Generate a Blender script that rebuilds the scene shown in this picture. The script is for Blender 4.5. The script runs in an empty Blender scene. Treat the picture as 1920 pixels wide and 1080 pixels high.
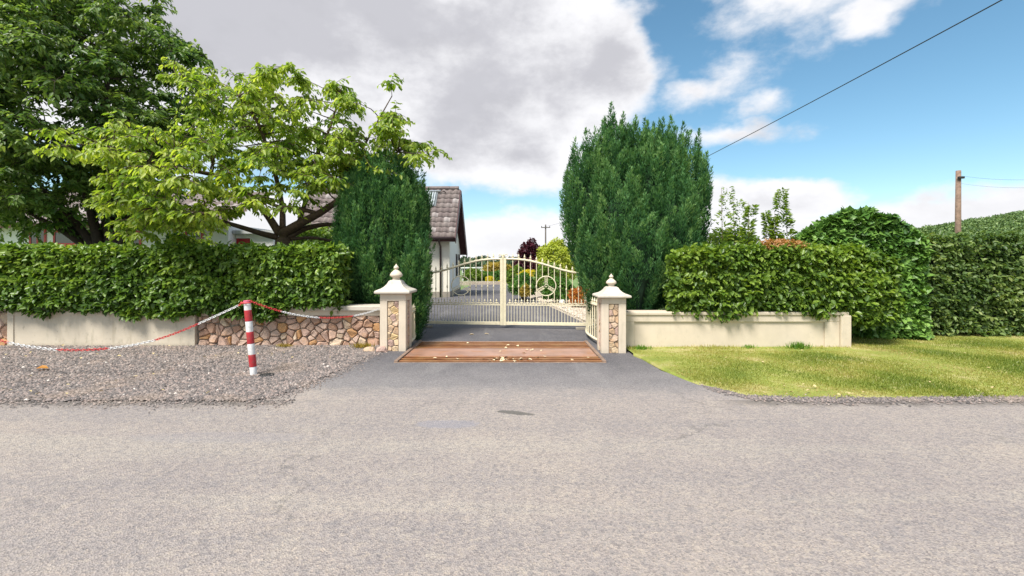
import bpy, math, random
import numpy as np
from mathutils import Vector, Matrix, noise
random.seed(7)
RNG = np.random.default_rng(11)
S = bpy.context.scene
COL = S.collection
R = math.radians

# ------------------------------------------------------------------ camera
F = 850.0; HX = 965.0; HY = 495.0; CH = 1.5
cam_d = bpy.data.cameras.new('camera'); cam = bpy.data.objects.new('camera', cam_d); COL.objects.link(cam)
cam.location = (0, 0, CH); cam.rotation_euler = (R(90), 0, 0)
cam_d.sensor_width = 36; cam_d.lens = F/1920*36
cam_d.shift_x = -(HX-960)/1920; cam_d.shift_y = -(540-HY)/1920
cam_d.clip_start = .05; cam_d.clip_end = 3000
S.camera = cam

def P(px, py, d):
    return Vector(((px-HX)*d/F, d, CH-(py-HY)*d/F))
def G(px, py, z=0.0):
    return P(px, py, F*(CH-z)/(py-HY))

# ------------------------------------------------------------------ node helpers
class NT:
    def __init__(s, tree): s.t = tree; s.n = tree.nodes; s.l = tree.links
    def new(s, typ, **kw):
        nd = s.n.new(typ)
        for k, v in kw.items(): setattr(nd, k, v)
        return nd
    def put(s, sock, v):
        if v is None: return
        if isinstance(v, bpy.types.NodeSocket): s.l.new(v, sock)
        else:
            if isinstance(v, (tuple, list)) and len(v) == 3 and len(getattr(sock, 'default_value', [0]*3)) == 4: v = (*v, 1)
            sock.default_value = v
    def m(s, op, a, b=None, c=None, clamp=False):
        nd = s.new('ShaderNodeMath', operation=op, use_clamp=clamp)
        s.put(nd.inputs[0], a); s.put(nd.inputs[1], b); s.put(nd.inputs[2], c)
        return nd.outputs[0]
    def v(s, op, a, b=None):
        nd = s.new('ShaderNodeVectorMath', operation=op)
        s.put(nd.inputs[0], a)
        if b is not None: s.put(nd.inputs[1], b)
        return nd.outputs['Value'] if op in ('LENGTH', 'DOT_PRODUCT') else nd.outputs[0]
    def mix(s, f, a, b, blend='MIX'):
        nd = s.new('ShaderNodeMix', data_type='RGBA', blend_type=blend)
        s.put(nd.inputs[0], f); s.put(nd.inputs[6], a); s.put(nd.inputs[7], b)
        return nd.outputs[2]
    def ramp(s, f, stops, interp='LINEAR'):
        nd = s.new('ShaderNodeValToRGB'); cr = nd.color_ramp; cr.interpolation = interp
        while len(cr.elements) < len(stops): cr.elements.new(.5)
        for e, (p, c) in zip(cr.elements, stops):
            e.position = p; e.color = (*c, 1) if isinstance(c, (tuple, list)) else (c, c, c, 1)
        s.put(nd.inputs[0], f); return nd.outputs[0]
    def noise(s, vec, scale, detail=4, rough=.55, out=0, dist=0):
        nd = s.new('ShaderNodeTexNoise'); s.put(nd.inputs['Vector'], vec)
        nd.inputs['Scale'].default_value = scale; nd.inputs['Detail'].default_value = detail
        nd.inputs['Roughness'].default_value = rough; nd.inputs['Distortion'].default_value = dist
        return nd.outputs[out]
    def vor(s, vec, scale, out='Color', feature='F1'):
        nd = s.new('ShaderNodeTexVoronoi', feature=feature); s.put(nd.inputs['Vector'], vec)
        nd.inputs['Scale'].default_value = scale
        return nd.outputs[out]
    def sstep(s, x, a, b):
        nd = s.new('ShaderNodeMapRange', interpolation_type='SMOOTHSTEP')
        s.put(nd.inputs[0], x); nd.inputs[1].default_value = a; nd.inputs[2].default_value = b
        return nd.outputs[0]

# ------------------------------------------------------------------ world
SUN_AZ = -35     # degrees from -Y (behind the camera) towards the left
SUN_EL = 57
sun_dir = Vector((math.sin(R(SUN_AZ))*math.cos(R(SUN_EL)), -math.cos(R(SUN_AZ))*math.cos(R(SUN_EL)), math.sin(R(SUN_EL))))
W = bpy.data.worlds.new('World'); S.world = W; W.use_nodes = True
w = NT(W.node_tree); w.n.clear()
sky = w.new('ShaderNodeTexSky', sky_type='NISHITA', sun_disc=False)
sky.sun_elevation = R(SUN_EL); sky.sun_rotation = math.atan2(sun_dir.x, sun_dir.y)
sky.air_density = 1.0; sky.dust_density = .35; sky.ozone_density = 1.6; sky.altitude = 100
STR = .10
tc = w.new('ShaderNodeTexCoord').outputs['Generated']
dirn = w.v('NORMALIZE', tc)
sp = w.new('ShaderNodeSeparateXYZ'); w.put(sp.inputs[0], dirn)
az = w.m('ARCTAN2', sp.outputs[0], sp.outputs[1]); el = w.m('ARCSINE', sp.outputs[2])
def ae(px, py):
    a = math.atan((px-HX)/F); return a, math.atan((HY-py)/F*math.cos(a))
cv = w.new('ShaderNodeCombineXYZ'); w.put(cv.inputs[0], az); w.put(cv.inputs[1], el)
dens3 = w.new('ShaderNodeVectorMath', operation='MULTIPLY'); w.put(dens3.inputs[0], dirn); dens3.inputs[1].default_value = (1, 1, 1.7)
nv = dens3.outputs[0]
warp = w.v('MULTIPLY', w.v('SUBTRACT', w.noise(nv, 3.2, 5, .6, out=1), (.5, .5, .5)), (.22, .14, 0))
pos = w.v('ADD', cv.outputs[0], warp)
blobs = [  # px, py, rx, ry (px), weight
 (560, 60, 900, 330, 1.35), (900, 190, 330, 190, 1.3), (1120, 120, 110, 150, .9), (1000, 300, 160, 90, .9),
 (1490, 5, 230, 95, .30), (1390, 105, 70, 70, .15), (1290, 185, 75, 26, .22), (1440, 195, 70, 22, .20), (1385, 252, 130, 28, .40),
 (1480, 385, 130, 46, .95), (1800, 395, 260, 52, .8), (1350, 400, 90, 60, .6), (960, 445, 190, 60, .8), (650, 440, 300, 70, .8), (1640, 20, 90, 60, .5), (1650, 440, 900, 40, .7)]
acc = None
for bx, by, rx, ry, wt in blobs:
    a, e = ae(bx, by); a2, _ = ae(bx+rx, by); a1, _ = ae(bx-rx, by); _, e2 = ae(bx, by-ry); _, e1 = ae(bx, by+ry)
    ra = abs(a2-a1)/2; re = abs(e2-e1)/2
    dv = w.v('MULTIPLY', w.v('SUBTRACT', pos, (a, e, 0)), (1/ra, 1/re, 0))
    val = w.m('MULTIPLY', w.m('SUBTRACT', 1.0, w.v('LENGTH', dv)), wt)
    acc = val if acc is None else w.m('MAXIMUM', acc, val)
# beyond the frame the same broken cloud goes on
wide = w.m('MULTIPLY', w.m('SUBTRACT', w.noise(nv, 1.7, 3, .5), .47), 3.0)
side = w.sstep(w.m('ABSOLUTE', az), .95, 1.25)
acc = w.m('MAXIMUM', acc, w.m('SUBTRACT', w.m('MULTIPLY', wide, side), w.m('SUBTRACT', 1.0, side)))
n1 = w.noise(nv, 5.5, 8, .6); n2 = w.noise(w.v('ADD', nv, (3.1, 1.7, .4)), 3.1, 8, .6)
dens = w.m('ADD', acc, w.m('MULTIPLY', w.m('SUBTRACT', n1, .5), 1.15))
mask = w.sstep(dens, -.10, .30)
thick = w.sstep(w.m('ADD', dens, w.m('MULTIPLY', w.m('SUBTRACT', n2, .5), 3.6)), .2, 1.3)
high = w.sstep(el, .05, .20)
thick = w.m('MULTIPLY', thick, w.m('ADD', .25, w.m('MULTIPLY', high, .75)))
CW = 1/STR
cl = w.mix(thick, (.54*CW, .54*CW, .555*CW), (.325*CW, .325*CW, .35*CW))
lumn = w.m('ADD', .86, w.m('MULTIPLY', w.noise(nv, 9, 5, .55), .28))
cl = w.mix(1.0, cl, w.ramp(lumn, [(0, 0.0), (1, 1.0)]), 'MULTIPLY')
hs = w.new('ShaderNodeHueSaturation'); w.put(hs.inputs['Color'], sky.outputs[0])
hs.inputs['Hue'].default_value = .482; hs.inputs['Saturation'].default_value = 1.12; hs.inputs['Value'].default_value = .90
col = w.mix(mask, hs.outputs[0], cl)
bg = w.new('ShaderNodeBackground'); w.put(bg.inputs[0], col); bg.inputs[1].default_value = STR
wo = w.new('ShaderNodeOutputWorld'); w.l.new(bg.outputs[0], wo.inputs[0])

sd = bpy.data.lights.new('sun', 'SUN'); so = bpy.data.objects.new('sun', sd); COL.objects.link(so)
sd.energy = 3.7; sd.angle = R(20); sd.color = (1, .95, .87)
so.rotation_euler = (-sun_dir).to_track_quat('-Z', 'Y').to_euler(); so.location = (-20, -30, 40)
S.view_settings.view_transform = 'Standard'; S.view_settings.look = 'None'
S.view_settings.exposure = 0.93; S.view_settings.gamma = 1; S.view_settings.use_curve_mapping = False

# ------------------------------------------------------------------ materials
def newmat(name):
    m = bpy.data.materials.new(name); m.use_nodes = True
    t = NT(m.node_tree); t.n.clear()
    out = t.new('ShaderNodeOutputMaterial'); b = t.new('ShaderNodeBsdfPrincipled')
    t.l.new(b.outputs[0], out.inputs[0]); t.b = b; t.out = out
    t.pos = t.new('ShaderNodeNewGeometry').outputs['Position']
    return m, t
def bump(t, h, strength, dist=.01):
    nd = t.new('ShaderNodeBump'); t.put(nd.inputs['Height'], h); nd.inputs['Strength'].default_value = strength
    nd.inputs['Distance'].default_value = dist; t.l.new(nd.outputs[0], t.b.inputs['Normal'])
def simple(name, c, rough=.6, var=.15, scale=6, metal=0, bs=.0, dirt=None, dirt_amt=.0):
    m, t = newmat(name)
    n = t.noise(t.pos, scale, 6, .6)
    lo = tuple(x*(1-var) for x in c); hi = tuple(min(1, x*(1+var)) for x in c)
    colr = t.ramp(n, [(.3, lo), (.7, hi)])
    if dirt:
        n3 = t.noise(t.pos, scale*1.7, 8, .7)
        colr = t.mix(t.m('MULTIPLY', t.sstep(n3, .5, .72), dirt_amt), colr, dirt)
    t.put(t.b.inputs['Base Color'], colr); t.b.inputs['Roughness'].default_value = rough; t.b.inputs['Metallic'].default_value = metal
    if bs: bump(t, t.noise(t.pos, 60, 5, .6), bs, .004)
    return m
def leafmat(name, stops, rough=.45, trans=.35, tmul=1.5, big=.35, spec=.4):
    m, t = newmat(name)
    at = t.new('ShaderNodeAttribute', attribute_name='rnd').outputs['Fac']
    n = t.noise(t.pos, .9, 3, .5)
    f = t.m('ADD', t.m('MULTIPLY', at, 1-big), t.m('MULTIPLY', t.m('MULTIPLY', t.m('SUBTRACT', n, .25), 2.0), big), clamp=True)
    c = t.ramp(f, stops)
    t.put(t.b.inputs['Base Color'], c); t.b.inputs['Roughness'].default_value = rough
    t.b.inputs['Specular IOR Level'].default_value = spec
    tr = t.new('ShaderNodeBsdfTranslucent'); t.put(tr.inputs[0], t.mix(1.0, c, (tmul, tmul, tmul*.45), 'MULTIPLY'))
    mx = t.new('ShaderNodeMixShader'); mx.inputs[0].default_value = trans
    t.l.new(t.b.outputs[0], mx.inputs[1]); t.l.new(tr.outputs[0], mx.inputs[2]); t.l.new(mx.outputs[0], t.out.inputs[0])
    return m

M = {}
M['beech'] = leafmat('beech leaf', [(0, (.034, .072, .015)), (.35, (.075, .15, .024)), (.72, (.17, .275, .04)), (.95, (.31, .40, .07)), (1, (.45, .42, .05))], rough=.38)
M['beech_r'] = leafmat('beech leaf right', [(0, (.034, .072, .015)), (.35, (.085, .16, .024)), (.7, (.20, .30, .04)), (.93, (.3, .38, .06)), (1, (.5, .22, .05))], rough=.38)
M['ivy'] = leafmat('ivy leaf', [(0, (.03, .085, .02)), (.45, (.095, .20, .036)), (.8, (.19, .33, .065)), (1, (.34, .46, .16))], rough=.35, trans=.15)
M['mixed'] = leafmat('mixed hedge leaf', [(0, (.03, .065, .018)), (.4, (.085, .15, .038)), (.75, (.19, .26, .07)), (.92, (.3, .34, .12)), (1, (.32, .13, .05))])
M['darktree'] = leafmat('whitebeam leaf', [(0, (.03, .075, .022)), (.35, (.085, .165, .042)), (.7, (.20, .29, .075)), (1, (.38, .45, .16))], trans=.42, rough=.4)
M['cherry'] = leafmat('cherry leaf', [(0, (.06, .15, .018)), (.35, (.17, .27, .035)), (.7, (.35, .43, .065)), (.95, (.52, .56, .13)), (1, (.5, .28, .05))], trans=.5, tmul=1.7)
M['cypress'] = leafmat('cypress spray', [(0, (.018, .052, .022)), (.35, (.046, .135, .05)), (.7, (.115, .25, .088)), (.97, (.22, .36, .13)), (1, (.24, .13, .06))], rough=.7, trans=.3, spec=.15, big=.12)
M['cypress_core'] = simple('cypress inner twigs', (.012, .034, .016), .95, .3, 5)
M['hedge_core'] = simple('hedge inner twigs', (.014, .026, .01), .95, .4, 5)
M['purple'] = leafmat('purple leaf', [(0, (.03, .008, .016)), (.6, (.08, .015, .03)), (1, (.2, .04, .06))])
M['lime'] = leafmat('golden leaf', [(0, (.2, .26, .03)), (.5, (.42, .48, .06)), (1, (.62, .62, .14))])
M['green'] = leafmat('shrub leaf', [(0, (.025, .08, .015)), (.5, (.07, .18, .025)), (1, (.18, .32, .05))])
M['olive'] = leafmat('mid green leaf', [(0, (.06, .12, .02)), (.5, (.14, .24, .03)), (1, (.32, .38, .06))])
M['orange'] = leafmat('orange leaf', [(0, (.25, .06, .02)), (.5, (.5, .16, .03)), (1, (.5, .35, .06))])
M['deadpatch'] = leafmat('dead leaf', [(0, (.2, .1, .04)), (.5, (.42, .2, .07)), (1, (.5, .35, .15))])
M['golden'] = leafmat('golden brown leaf', [(0, (.12, .14, .02)), (.5, (.35, .26, .04)), (1, (.5, .36, .08))])
M['yellow'] = leafmat('yellow flower', [(0, (.3, .3, .02)), (.5, (.6, .5, .02)), (1, (.7, .6, .05))])
M['farwood'] = leafmat('far wood leaf', [(0, (.03, .055, .03)), (.5, (.05, .09, .04)), (1, (.09, .15, .05))], trans=.1)
M['hillwood'] = leafmat('hill wood leaf', [(0, (.07, .12, .05)), (.5, (.12, .2, .06)), (1, (.22, .3, .08))], trans=.1)
M['grassblade'] = leafmat('grass blade', [(0, (.09, .15, .02)), (.35, (.19, .24, .035)), (.65, (.33, .32, .07)), (1, (.48, .38, .17))], trans=.3, big=.55, tmul=1.2)
M['tuft'] = leafmat('tuft blade', [(0, (.06, .16, .02)), (1, (.2, .35, .04))])
M['bark'] = simple('dark bark', (.045, .03, .022), .9, .5, 14, bs=.6)
M['cherrybark'] = simple('cherry bark', (.085, .052, .035), .75, .45, 20, bs=.5)
M['twig'] = simple('twig bark', (.1, .06, .03), .8, .3, 20)

CREAM = (.615, .525, .415)
def creammat(name, c, stain=.5):
    m, t = newmat(name)
    n = t.noise(t.pos, 2.2, 6, .65); n2 = t.noise(t.pos, 16, 6, .7)
    cc = t.ramp(n, [(.3, tuple(x*.9 for x in c)), (.7, tuple(min(.85, x*1.06) for x in c))])
    mp = t.v('MULTIPLY', t.pos, (9, 9, 1.2)); st = t.noise(mp, 1.0, 5, .6)
    cc = t.mix(t.m('MULTIPLY', t.sstep(st, .55, .75), .42*stain), cc, (.36, .31, .22))
    cc = t.mix(t.m('MULTIPLY', t.sstep(n2, .60, .72), .5*stain), cc, (.22, .20, .15))
    sepz = t.new('ShaderNodeSeparateXYZ'); t.put(sepz.inputs[0], t.pos)
    splash = t.m('MULTIPLY', t.sstep(t.m('ADD', sepz.outputs[2], t.m('MULTIPLY', n2, .12)), .16, .04), .55*stain)
    cc = t.mix(splash, cc, (.30, .26, .19))
    alg = t.m('MULTIPLY', t.sstep(t.noise(t.v('MULTIPLY', t.pos, (5, 5, 2.5)), 1.3, 7, .7), .54, .70), .45*stain)
    cc = t.mix(alg, cc, (.33, .30, .22))
    t.put(t.b.inputs['Base Color'], cc); t.b.inputs['Roughness'].default_value = .75
    bump(t, t.noise(t.pos, 90, 4, .6), .25, .003)
    return m
M['cream'] = creammat('painted render', CREAM)
M['cream_dirty'] = creammat('painted render spotted', (.575, .505, .40), 1.4)
M['cap'] = creammat('weathered cap', (.52, .47, .40), 1.0)
M['gate'] = simple('cream gate paint', (.76, .685, .49), .4, .08, 8, dirt=(.4, .3, .16), dirt_amt=.35)
M['mortar'] = simple('mortar', (.24, .205, .165), .95, .3, 30, bs=.5)
def stonemat(name, stops):
    m, t = newmat(name)
    r = t.new('ShaderNodeObjectInfo').outputs['Random']
    c = t.ramp(r, stops, 'CONSTANT')
    n = t.noise(t.pos, 18, 8, .7); n2 = t.noise(t.pos, 45, 5, .6)
    c = t.mix(t.sstep(n, .35, .7), c, t.mix(1.0, c, (1.35, 1.3, 1.2), 'MULTIPLY'))
    c = t.mix(t.m('MULTIPLY', t.sstep(n2, .55, .7), .5), c, (.12, .085, .06))
    c = t.mix(t.m('MULTIPLY', t.sstep(t.noise(t.pos, 7, 4, .6), .56, .7), .35), c, (.5, .26, .09))
    t.put(t.b.inputs['Base Color'], c); t.b.inputs['Roughness'].default_value = .85
    bump(t, t.m('ADD', n, t.m('MULTIPLY', n2, .5)), .7, .02)
    return m
M['stone'] = stonemat('rubble stone', [(0, (.42, .29, .225)), (.14, (.34, .21, .15)), (.28, (.48, .35, .28)), (.42, (.31, .215, .175)), (.54, (.44, .25, .12)), (.63, (.44, .32, .26)), (.78, (.38, .26, .21)), (.90, (.50, .39, .29))])
M['stone_pale'] = stonemat('pale pillar stone', [(0, (.46, .34, .24)), (.2, (.42, .29, .19)), (.4, (.52, .40, .27)), (.6, (.40, .28, .24)), (.75, (.55, .41, .22)), (.9, (.44, .33, .25))])

def roadcol(t):
    big = t.noise(t.pos, .45, 5, .6); mid = t.noise(t.pos, 3.5, 6, .65)
    c = t.ramp(big, [(.32, (.262, .230, .220)), (.5, (.302, .264, .244)), (.68, (.345, .295, .258))])
    trk = t.noise(t.v('MULTIPLY', t.pos, (.10, 1.5, 1)), 1.0, 4, .55)         # tyre lanes run along the road
    c = t.mix(t.m('MULTIPLY', t.sstep(trk, .5, .62), .42), c, (.245, .222, .218))
    c = t.mix(t.m('MULTIPLY', t.sstep(trk, .46, .36), .35), c, (.37, .335, .29))
    c = t.mix(t.m('MULTIPLY', t.sstep(mid, .5, .72), .35), c, (.38, .342, .295))
    c = t.mix(t.m('MULTIPLY', t.sstep(mid, .48, .3), .25), c, (.2, .19, .195))
    v = t.vor(t.pos, 110, 'Color'); sv = t.new('ShaderNodeSeparateColor'); t.put(sv.inputs[0], v)
    agg = t.ramp(sv.outputs[0], [(0, (.5, .5, .52)), (.3, (.82, .8, .8)), (.6, (1, 1, 1)), (.85, (1.12, 1.1, 1.06)), (1, (1.3, 1.22, 1.1))])
    c = t.mix(.8, c, t.mix(1.0, c, agg, 'MULTIPLY'))
    v3 = t.vor(t.pos, 42, 'Color'); s3 = t.new('ShaderNodeSeparateColor'); t.put(s3.inputs[0], v3)
    c = t.mix(t.m('MULTIPLY', t.sstep(s3.outputs[1], .84, .95), .30), c, (.12, .12, .13))
    fines = t.noise(t.v('MULTIPLY', t.pos, (1, 1.3, 1)), 16, 6, .75)
    c = t.mix(t.m('MULTIPLY', t.sstep(fines, .5, .66), .42), c, (.44, .37, .295))
    c = t.mix(t.m('MULTIPLY', t.sstep(fines, .48, .36), .25), c, (.17, .16, .17))
    crk = t.new('ShaderNodeTexVoronoi', feature='DISTANCE_TO_EDGE'); crk.inputs['Scale'].default_value = .55
    t.put(crk.inputs['Vector'], t.v('ADD', t.pos, t.v('MULTIPLY', t.noise(t.pos, 2.5, 6, .7, out=1), (.9, .9, 0))))
    ck = t.m('MULTIPLY', t.sstep(crk.outputs['Distance'], .010, .002), t.sstep(t.noise(t.pos, .8, 3, .5), .52, .6))
    c = t.mix(t.m('MULTIPLY', ck, .45), c, (.10, .095, .09))
    h = t.m('ADD', t.m('MULTIPLY', t.vor(t.pos, 110, 'Distance'), .8), t.m('MULTIPLY', t.noise(t.pos, 30, 6, .7), 1.2))
    return c, h
def roadmat():
    m, t = newmat('worn asphalt')
    c, h = roadcol(t)
    def spot(p, rx, ry, colr, amt, c, rot=0):
        d = t.v('SUBTRACT', t.pos, (p.x, p.y, 0))
        vr = t.new('ShaderNodeVectorRotate', rotation_type='Z_AXIS'); t.put(vr.inputs[0], d); vr.inputs['Angle'].default_value = rot
        l = t.v('LENGTH', t.v('MULTIPLY', vr.outputs[0], (1/rx, 1/ry, 0)))
        l = t.m('ADD', l, t.m('MULTIPLY', t.m('SUBTRACT', t.noise(t.pos, 14, 5, .7), .5), 1.1))
        return t.mix(t.m('MULTIPLY', t.sstep(l, 1.0, .75), amt), c, colr)
    c = spot(G(965, 774), .22, .06, (.085, .08, .07), .8, c, .3)
    c = spot(G(840, 795), .33, .12, (.21, .21, .25), .45, c)
    c = spot(G(420, 820), .9, .14, (.22, .21, .23), .25, c)
    sy = t.new('ShaderNodeSeparateXYZ'); t.put(sy.inputs[0], t.pos)
    edge = t.sstep(t.m('ADD', sy.outputs[1], t.m('MULTIPLY', t.noise(t.pos, 5, 5, .6), .5)), 4.95, 5.2)
    off = t.m('ADD', t.sstep(sy.outputs[0], -2.3, -2.9), t.sstep(sy.outputs[0], 2.1, 2.7), clamp=True)
    c = t.mix(t.m('MULTIPLY', t.m('MULTIPLY', edge, off), .75), c, (.12, .105, .09))
    t.put(t.b.inputs['Base Color'], c); t.b.inputs['Roughness'].default_value = .9
    bump(t, h, .6, .012)
    return m
M['road'] = roadmat()
def drivemat():
    m, t = newmat('dark tarmac')
    sy = t.new('ShaderNodeSeparateXYZ'); t.put(sy.inputs[0], t.pos)
    c = t.ramp(t.noise(t.pos, 1.1, 6, .65), [(.3, (.075, .072, .08)), (.7, (.125, .117, .125))])
    nb = t.m('MULTIPLY', t.m('SUBTRACT', t.noise(t.pos, 1.6, 6, .65), .5), 2.2)
    f = t.sstep(t.m('ADD', sy.outputs[1], nb), 7.6, 5.0)          # grit carried off the road
    c = t.mix(t.m('MULTIPLY', f, .8), c, (.235, .215, .21))
    tr = t.noise(t.v('MULTIPLY', t.pos, (2.0, .25, 1)), 1.0, 4, .6)  # wheel marks run through the gate
    c = t.mix(t.m('MULTIPLY', t.sstep(tr, .52, .68), .3), c, (.24, .225, .22))
    v = t.vor(t.pos, 110, 'Color'); sv = t.new('ShaderNodeSeparateColor'); t.put(sv.inputs[0], v)
    c = t.mix(.8, c, t.mix(1.0, c, t.ramp(sv.outputs[0], [(0, .55), (.5, .95), (1, 1.3)]), 'MULTIPLY'))
    c = t.mix(t.m('MULTIPLY', t.sstep(sv.outputs[1], .86, .98), .35), c, (.36, .34, .32))
    rc, h = roadcol(t)
    f2 = t.sstep(t.m('ADD', sy.outputs[1], t.m('MULTIPLY', t.m('SUBTRACT', t.noise(t.pos, 4.0, 6, .65), .5), .7)), 5.65, 5.05)
    c = t.mix(f2, c, rc)
    t.put(t.b.inputs['Base Color'], c); t.b.inputs['Roughness'].default_value = .87
    bump(t, h, .55, .011)
    return m
M['drive'] = drivemat()
def gravelmat(name, stops, attr):
    m, t = newmat(name)
    if attr: f = t.new('ShaderNodeAttribute', attribute_name='rnd').outputs['Fac']
    else:
        sv = t.new('ShaderNodeSeparateColor'); t.put(sv.inputs[0], t.vor(t.pos, 55, 'Color')); f = sv.outputs[0]
    c = t.ramp(f, stops)
    c = t.mix(t.m('MULTIPLY', t.sstep(t.noise(t.pos, 1.3, 4, .6), .5, .7), .35), c, (.32, .24, .18))
    t.put(t.b.inputs['Base Color'], c); t.b.inputs['Roughness'].default_value = .85
    if not attr: bump(t, t.vor(t.pos, 55, 'Distance'), 1.0, .02)
    return m
GS = [(0, (.07, .062, .06)), (.35, (.135, .118, .112)), (.65, (.205, .175, .162)), (.85, (.27, .205, .18)), (.97, (.35, .30, .27)), (1, (.6, .55, .5))]
M['gravelbed'] = gravelmat('gravel bed', [(0, (.06, .052, .05)), (1, (.2, .17, .16))], False)
M['gravel'] = gravelmat('gravel chips', GS, True)
M['pale_gravel'] = gravelmat('pale garden gravel', [(0, (.3, .24, .18)), (.6, (.5, .42, .33)), (1, (.65, .58, .5))], False)
M['palepeb'] = gravelmat('pale pebbles', [(0, (.3, .24, .18)), (.6, (.5, .42, .33)), (1, (.65, .58, .5))], True)
def soilgrass():
    m, t = newmat('verge turf')
    n = t.noise(t.pos, 1.4, 6, .65); n2 = t.noise(t.pos, 26, 6, .7)
    c = t.ramp(n, [(.32, (.15, .20, .03)), (.5, (.25, .28, .05)), (.62, (.38, .34, .13)), (.75, (.42, .32, .18))])
    c = t.mix(t.m('MULTIPLY', t.sstep(n2, .5, .7), .55), c, (.09, .11, .02))
    t.put(t.b.inputs['Base Color'], c); t.b.inputs['Roughness'].default_value = .95
    bump(t, n2, .8, .02); return m
M['turf'] = soilgrass()
M['field'] = simple('field grass', (.12, .19, .05), .95, .35, .3)
M['soil'] = simple('dark soil', (.045, .032, .022), .95, .4, 8, bs=.5)
M['pit'] = simple('pit floor shade', (.025, .02, .017), .95, .3, 8)  # near-black: the shade of a deep pit is put into the colour
def rustmat():
    m, t = newmat('rusted steel')
    n = t.noise(t.v('MULTIPLY', t.pos, (1.2, 2.2, 2)), 2.6, 7, .65); n2 = t.noise(t.pos, 40, 5, .6)
    c = t.ramp(n, [(.3, (.28, .095, .035)), (.5, (.46, .19, .07)), (.66, (.56, .30, .13)), (.8, (.44, .29, .21))])
    c = t.mix(t.m('MULTIPLY', t.sstep(n2, .55, .7), .45), c, (.32, .19, .10))
    t.put(t.b.inputs['Base Color'], c); t.b.inputs['Roughness'].default_value = .38; t.b.inputs['Metallic'].default_value = .25
    bump(t, n2, .3, .003); return m
M['rust'] = rustmat()
M['polished_glare'] = simple('rubbed rusty steel with glare tone', (.42, .235, .165), .34, .25, 2.2, metal=.3, dirt=(.46, .18, .06), dirt_amt=.95)  # paler than the rails: the glare on the centre is put into the colour
M['rustedge'] = simple('rusted angle frame', (.22, .15, .11), .7, .35, 12, bs=.3)
M['red'] = simple('red reflective band', (.42, .025, .035), .4, .12, 10, dirt=(.22, .10, .08), dirt_amt=.7)
M['white'] = simple('white band', (.76, .76, .75), .45, .06, 10, dirt=(.36, .33, .27), dirt_amt=.85)
M['pink'] = simple('sun faded red cap', (.6, .14, .22), .5, .1, 10)
M['chainred'] = simple('red chain plastic', (.6, .05, .05), .45, .1, 10)
M['chainwhite'] = simple('white chain plastic', (.74, .74, .74), .45, .05, 10)
M['black'] = simple('black rubber', (.02, .02, .022), .6, .2, 10)
M['wallwhite'] = simple('house render', (.74, .70, .60), .85, .06, 1.5, bs=.2, dirt=(.5, .47, .4), dirt_amt=.25)
M['wallbright'] = simple('white and skylit house render', (.8, .79, .76), .85, .04, 1.5, bs=.2)  # white of the left block; on the gable its paler tone stands for skylight
M['plinth'] = simple('house plinth', (.28, .25, .21), .9, .2, 4, bs=.3)
def tilemat():
    m, t = newmat('concrete pantile')
    at = t.new('ShaderNodeAttribute', attribute_name='rnd').outputs['Fac']
    c = t.ramp(at, [(0, (.155, .12, .115)), (.5, (.18, .145, .135)), (.9, (.21, .175, .165)), (1, (.34, .3, .29))])
    c = t.mix(t.m('MULTIPLY', t.sstep(t.noise(t.pos, 3.5, 6, .7), .52, .7), .4), c, (.3, .27, .24))
    t.put(t.b.inputs['Base Color'], c); t.b.inputs['Roughness'].default_value = .85
    bump(t, t.noise(t.pos, 30, 4, .6), .4, .01); return m
M['tile'] = tilemat()
M['maroon'] = simple('maroon board', (.075, .022, .024), .55, .2, 6)
M['brownpipe'] = simple('brown plastic pipe', (.05, .03, .03), .4, .15, 6)
M['soffit'] = simple('soffit board', (.3, .27, .23), .7, .15, 6)
def glassmat():
    m, t = newmat('dark window glass'); t.put(t.b.inputs['Base Color'], (.03, .04, .05)); t.b.inputs['Roughness'].default_value = .06
    t.b.inputs['Specular IOR Level'].default_value = .8; return m
M['glass'] = glassmat()
M['reddoor'] = simple('red painted door', (.42, .012, .02), .45, .08, 3)
M['winred'] = simple('red window paint', (.45, .05, .045), .5, .1, 3)
M['metal'] = simple('aluminium', (.6, .62, .64), .35, .1, 6, metal=.6)
M['tube'] = simple('solar tube', (.45, .5, .52), .25, .2, 6)
M['tubegap'] = simple('solar backing', (.10, .12, .13), .6, .2, 6)
M['wood'] = simple('weathered pole timber', (.20, .13, .095), .85, .35, 7, bs=.4)
M['greywood'] = simple('grey pole timber', (.10, .085, .075), .85, .3, 7)
M['shedwhite'] = simple('white shed wall', (.78, .78, .76), .8, .05, 2)
M['shedroof'] = simple('pale shed roof', (.5, .5, .5), .8, .1, 2)
M['petal'] = simple('fallen pale petals', (.66, .52, .33), .8, .2, 30)
M['straw'] = simple('dry straw', (.5, .4, .2), .9, .2, 30)

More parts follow.
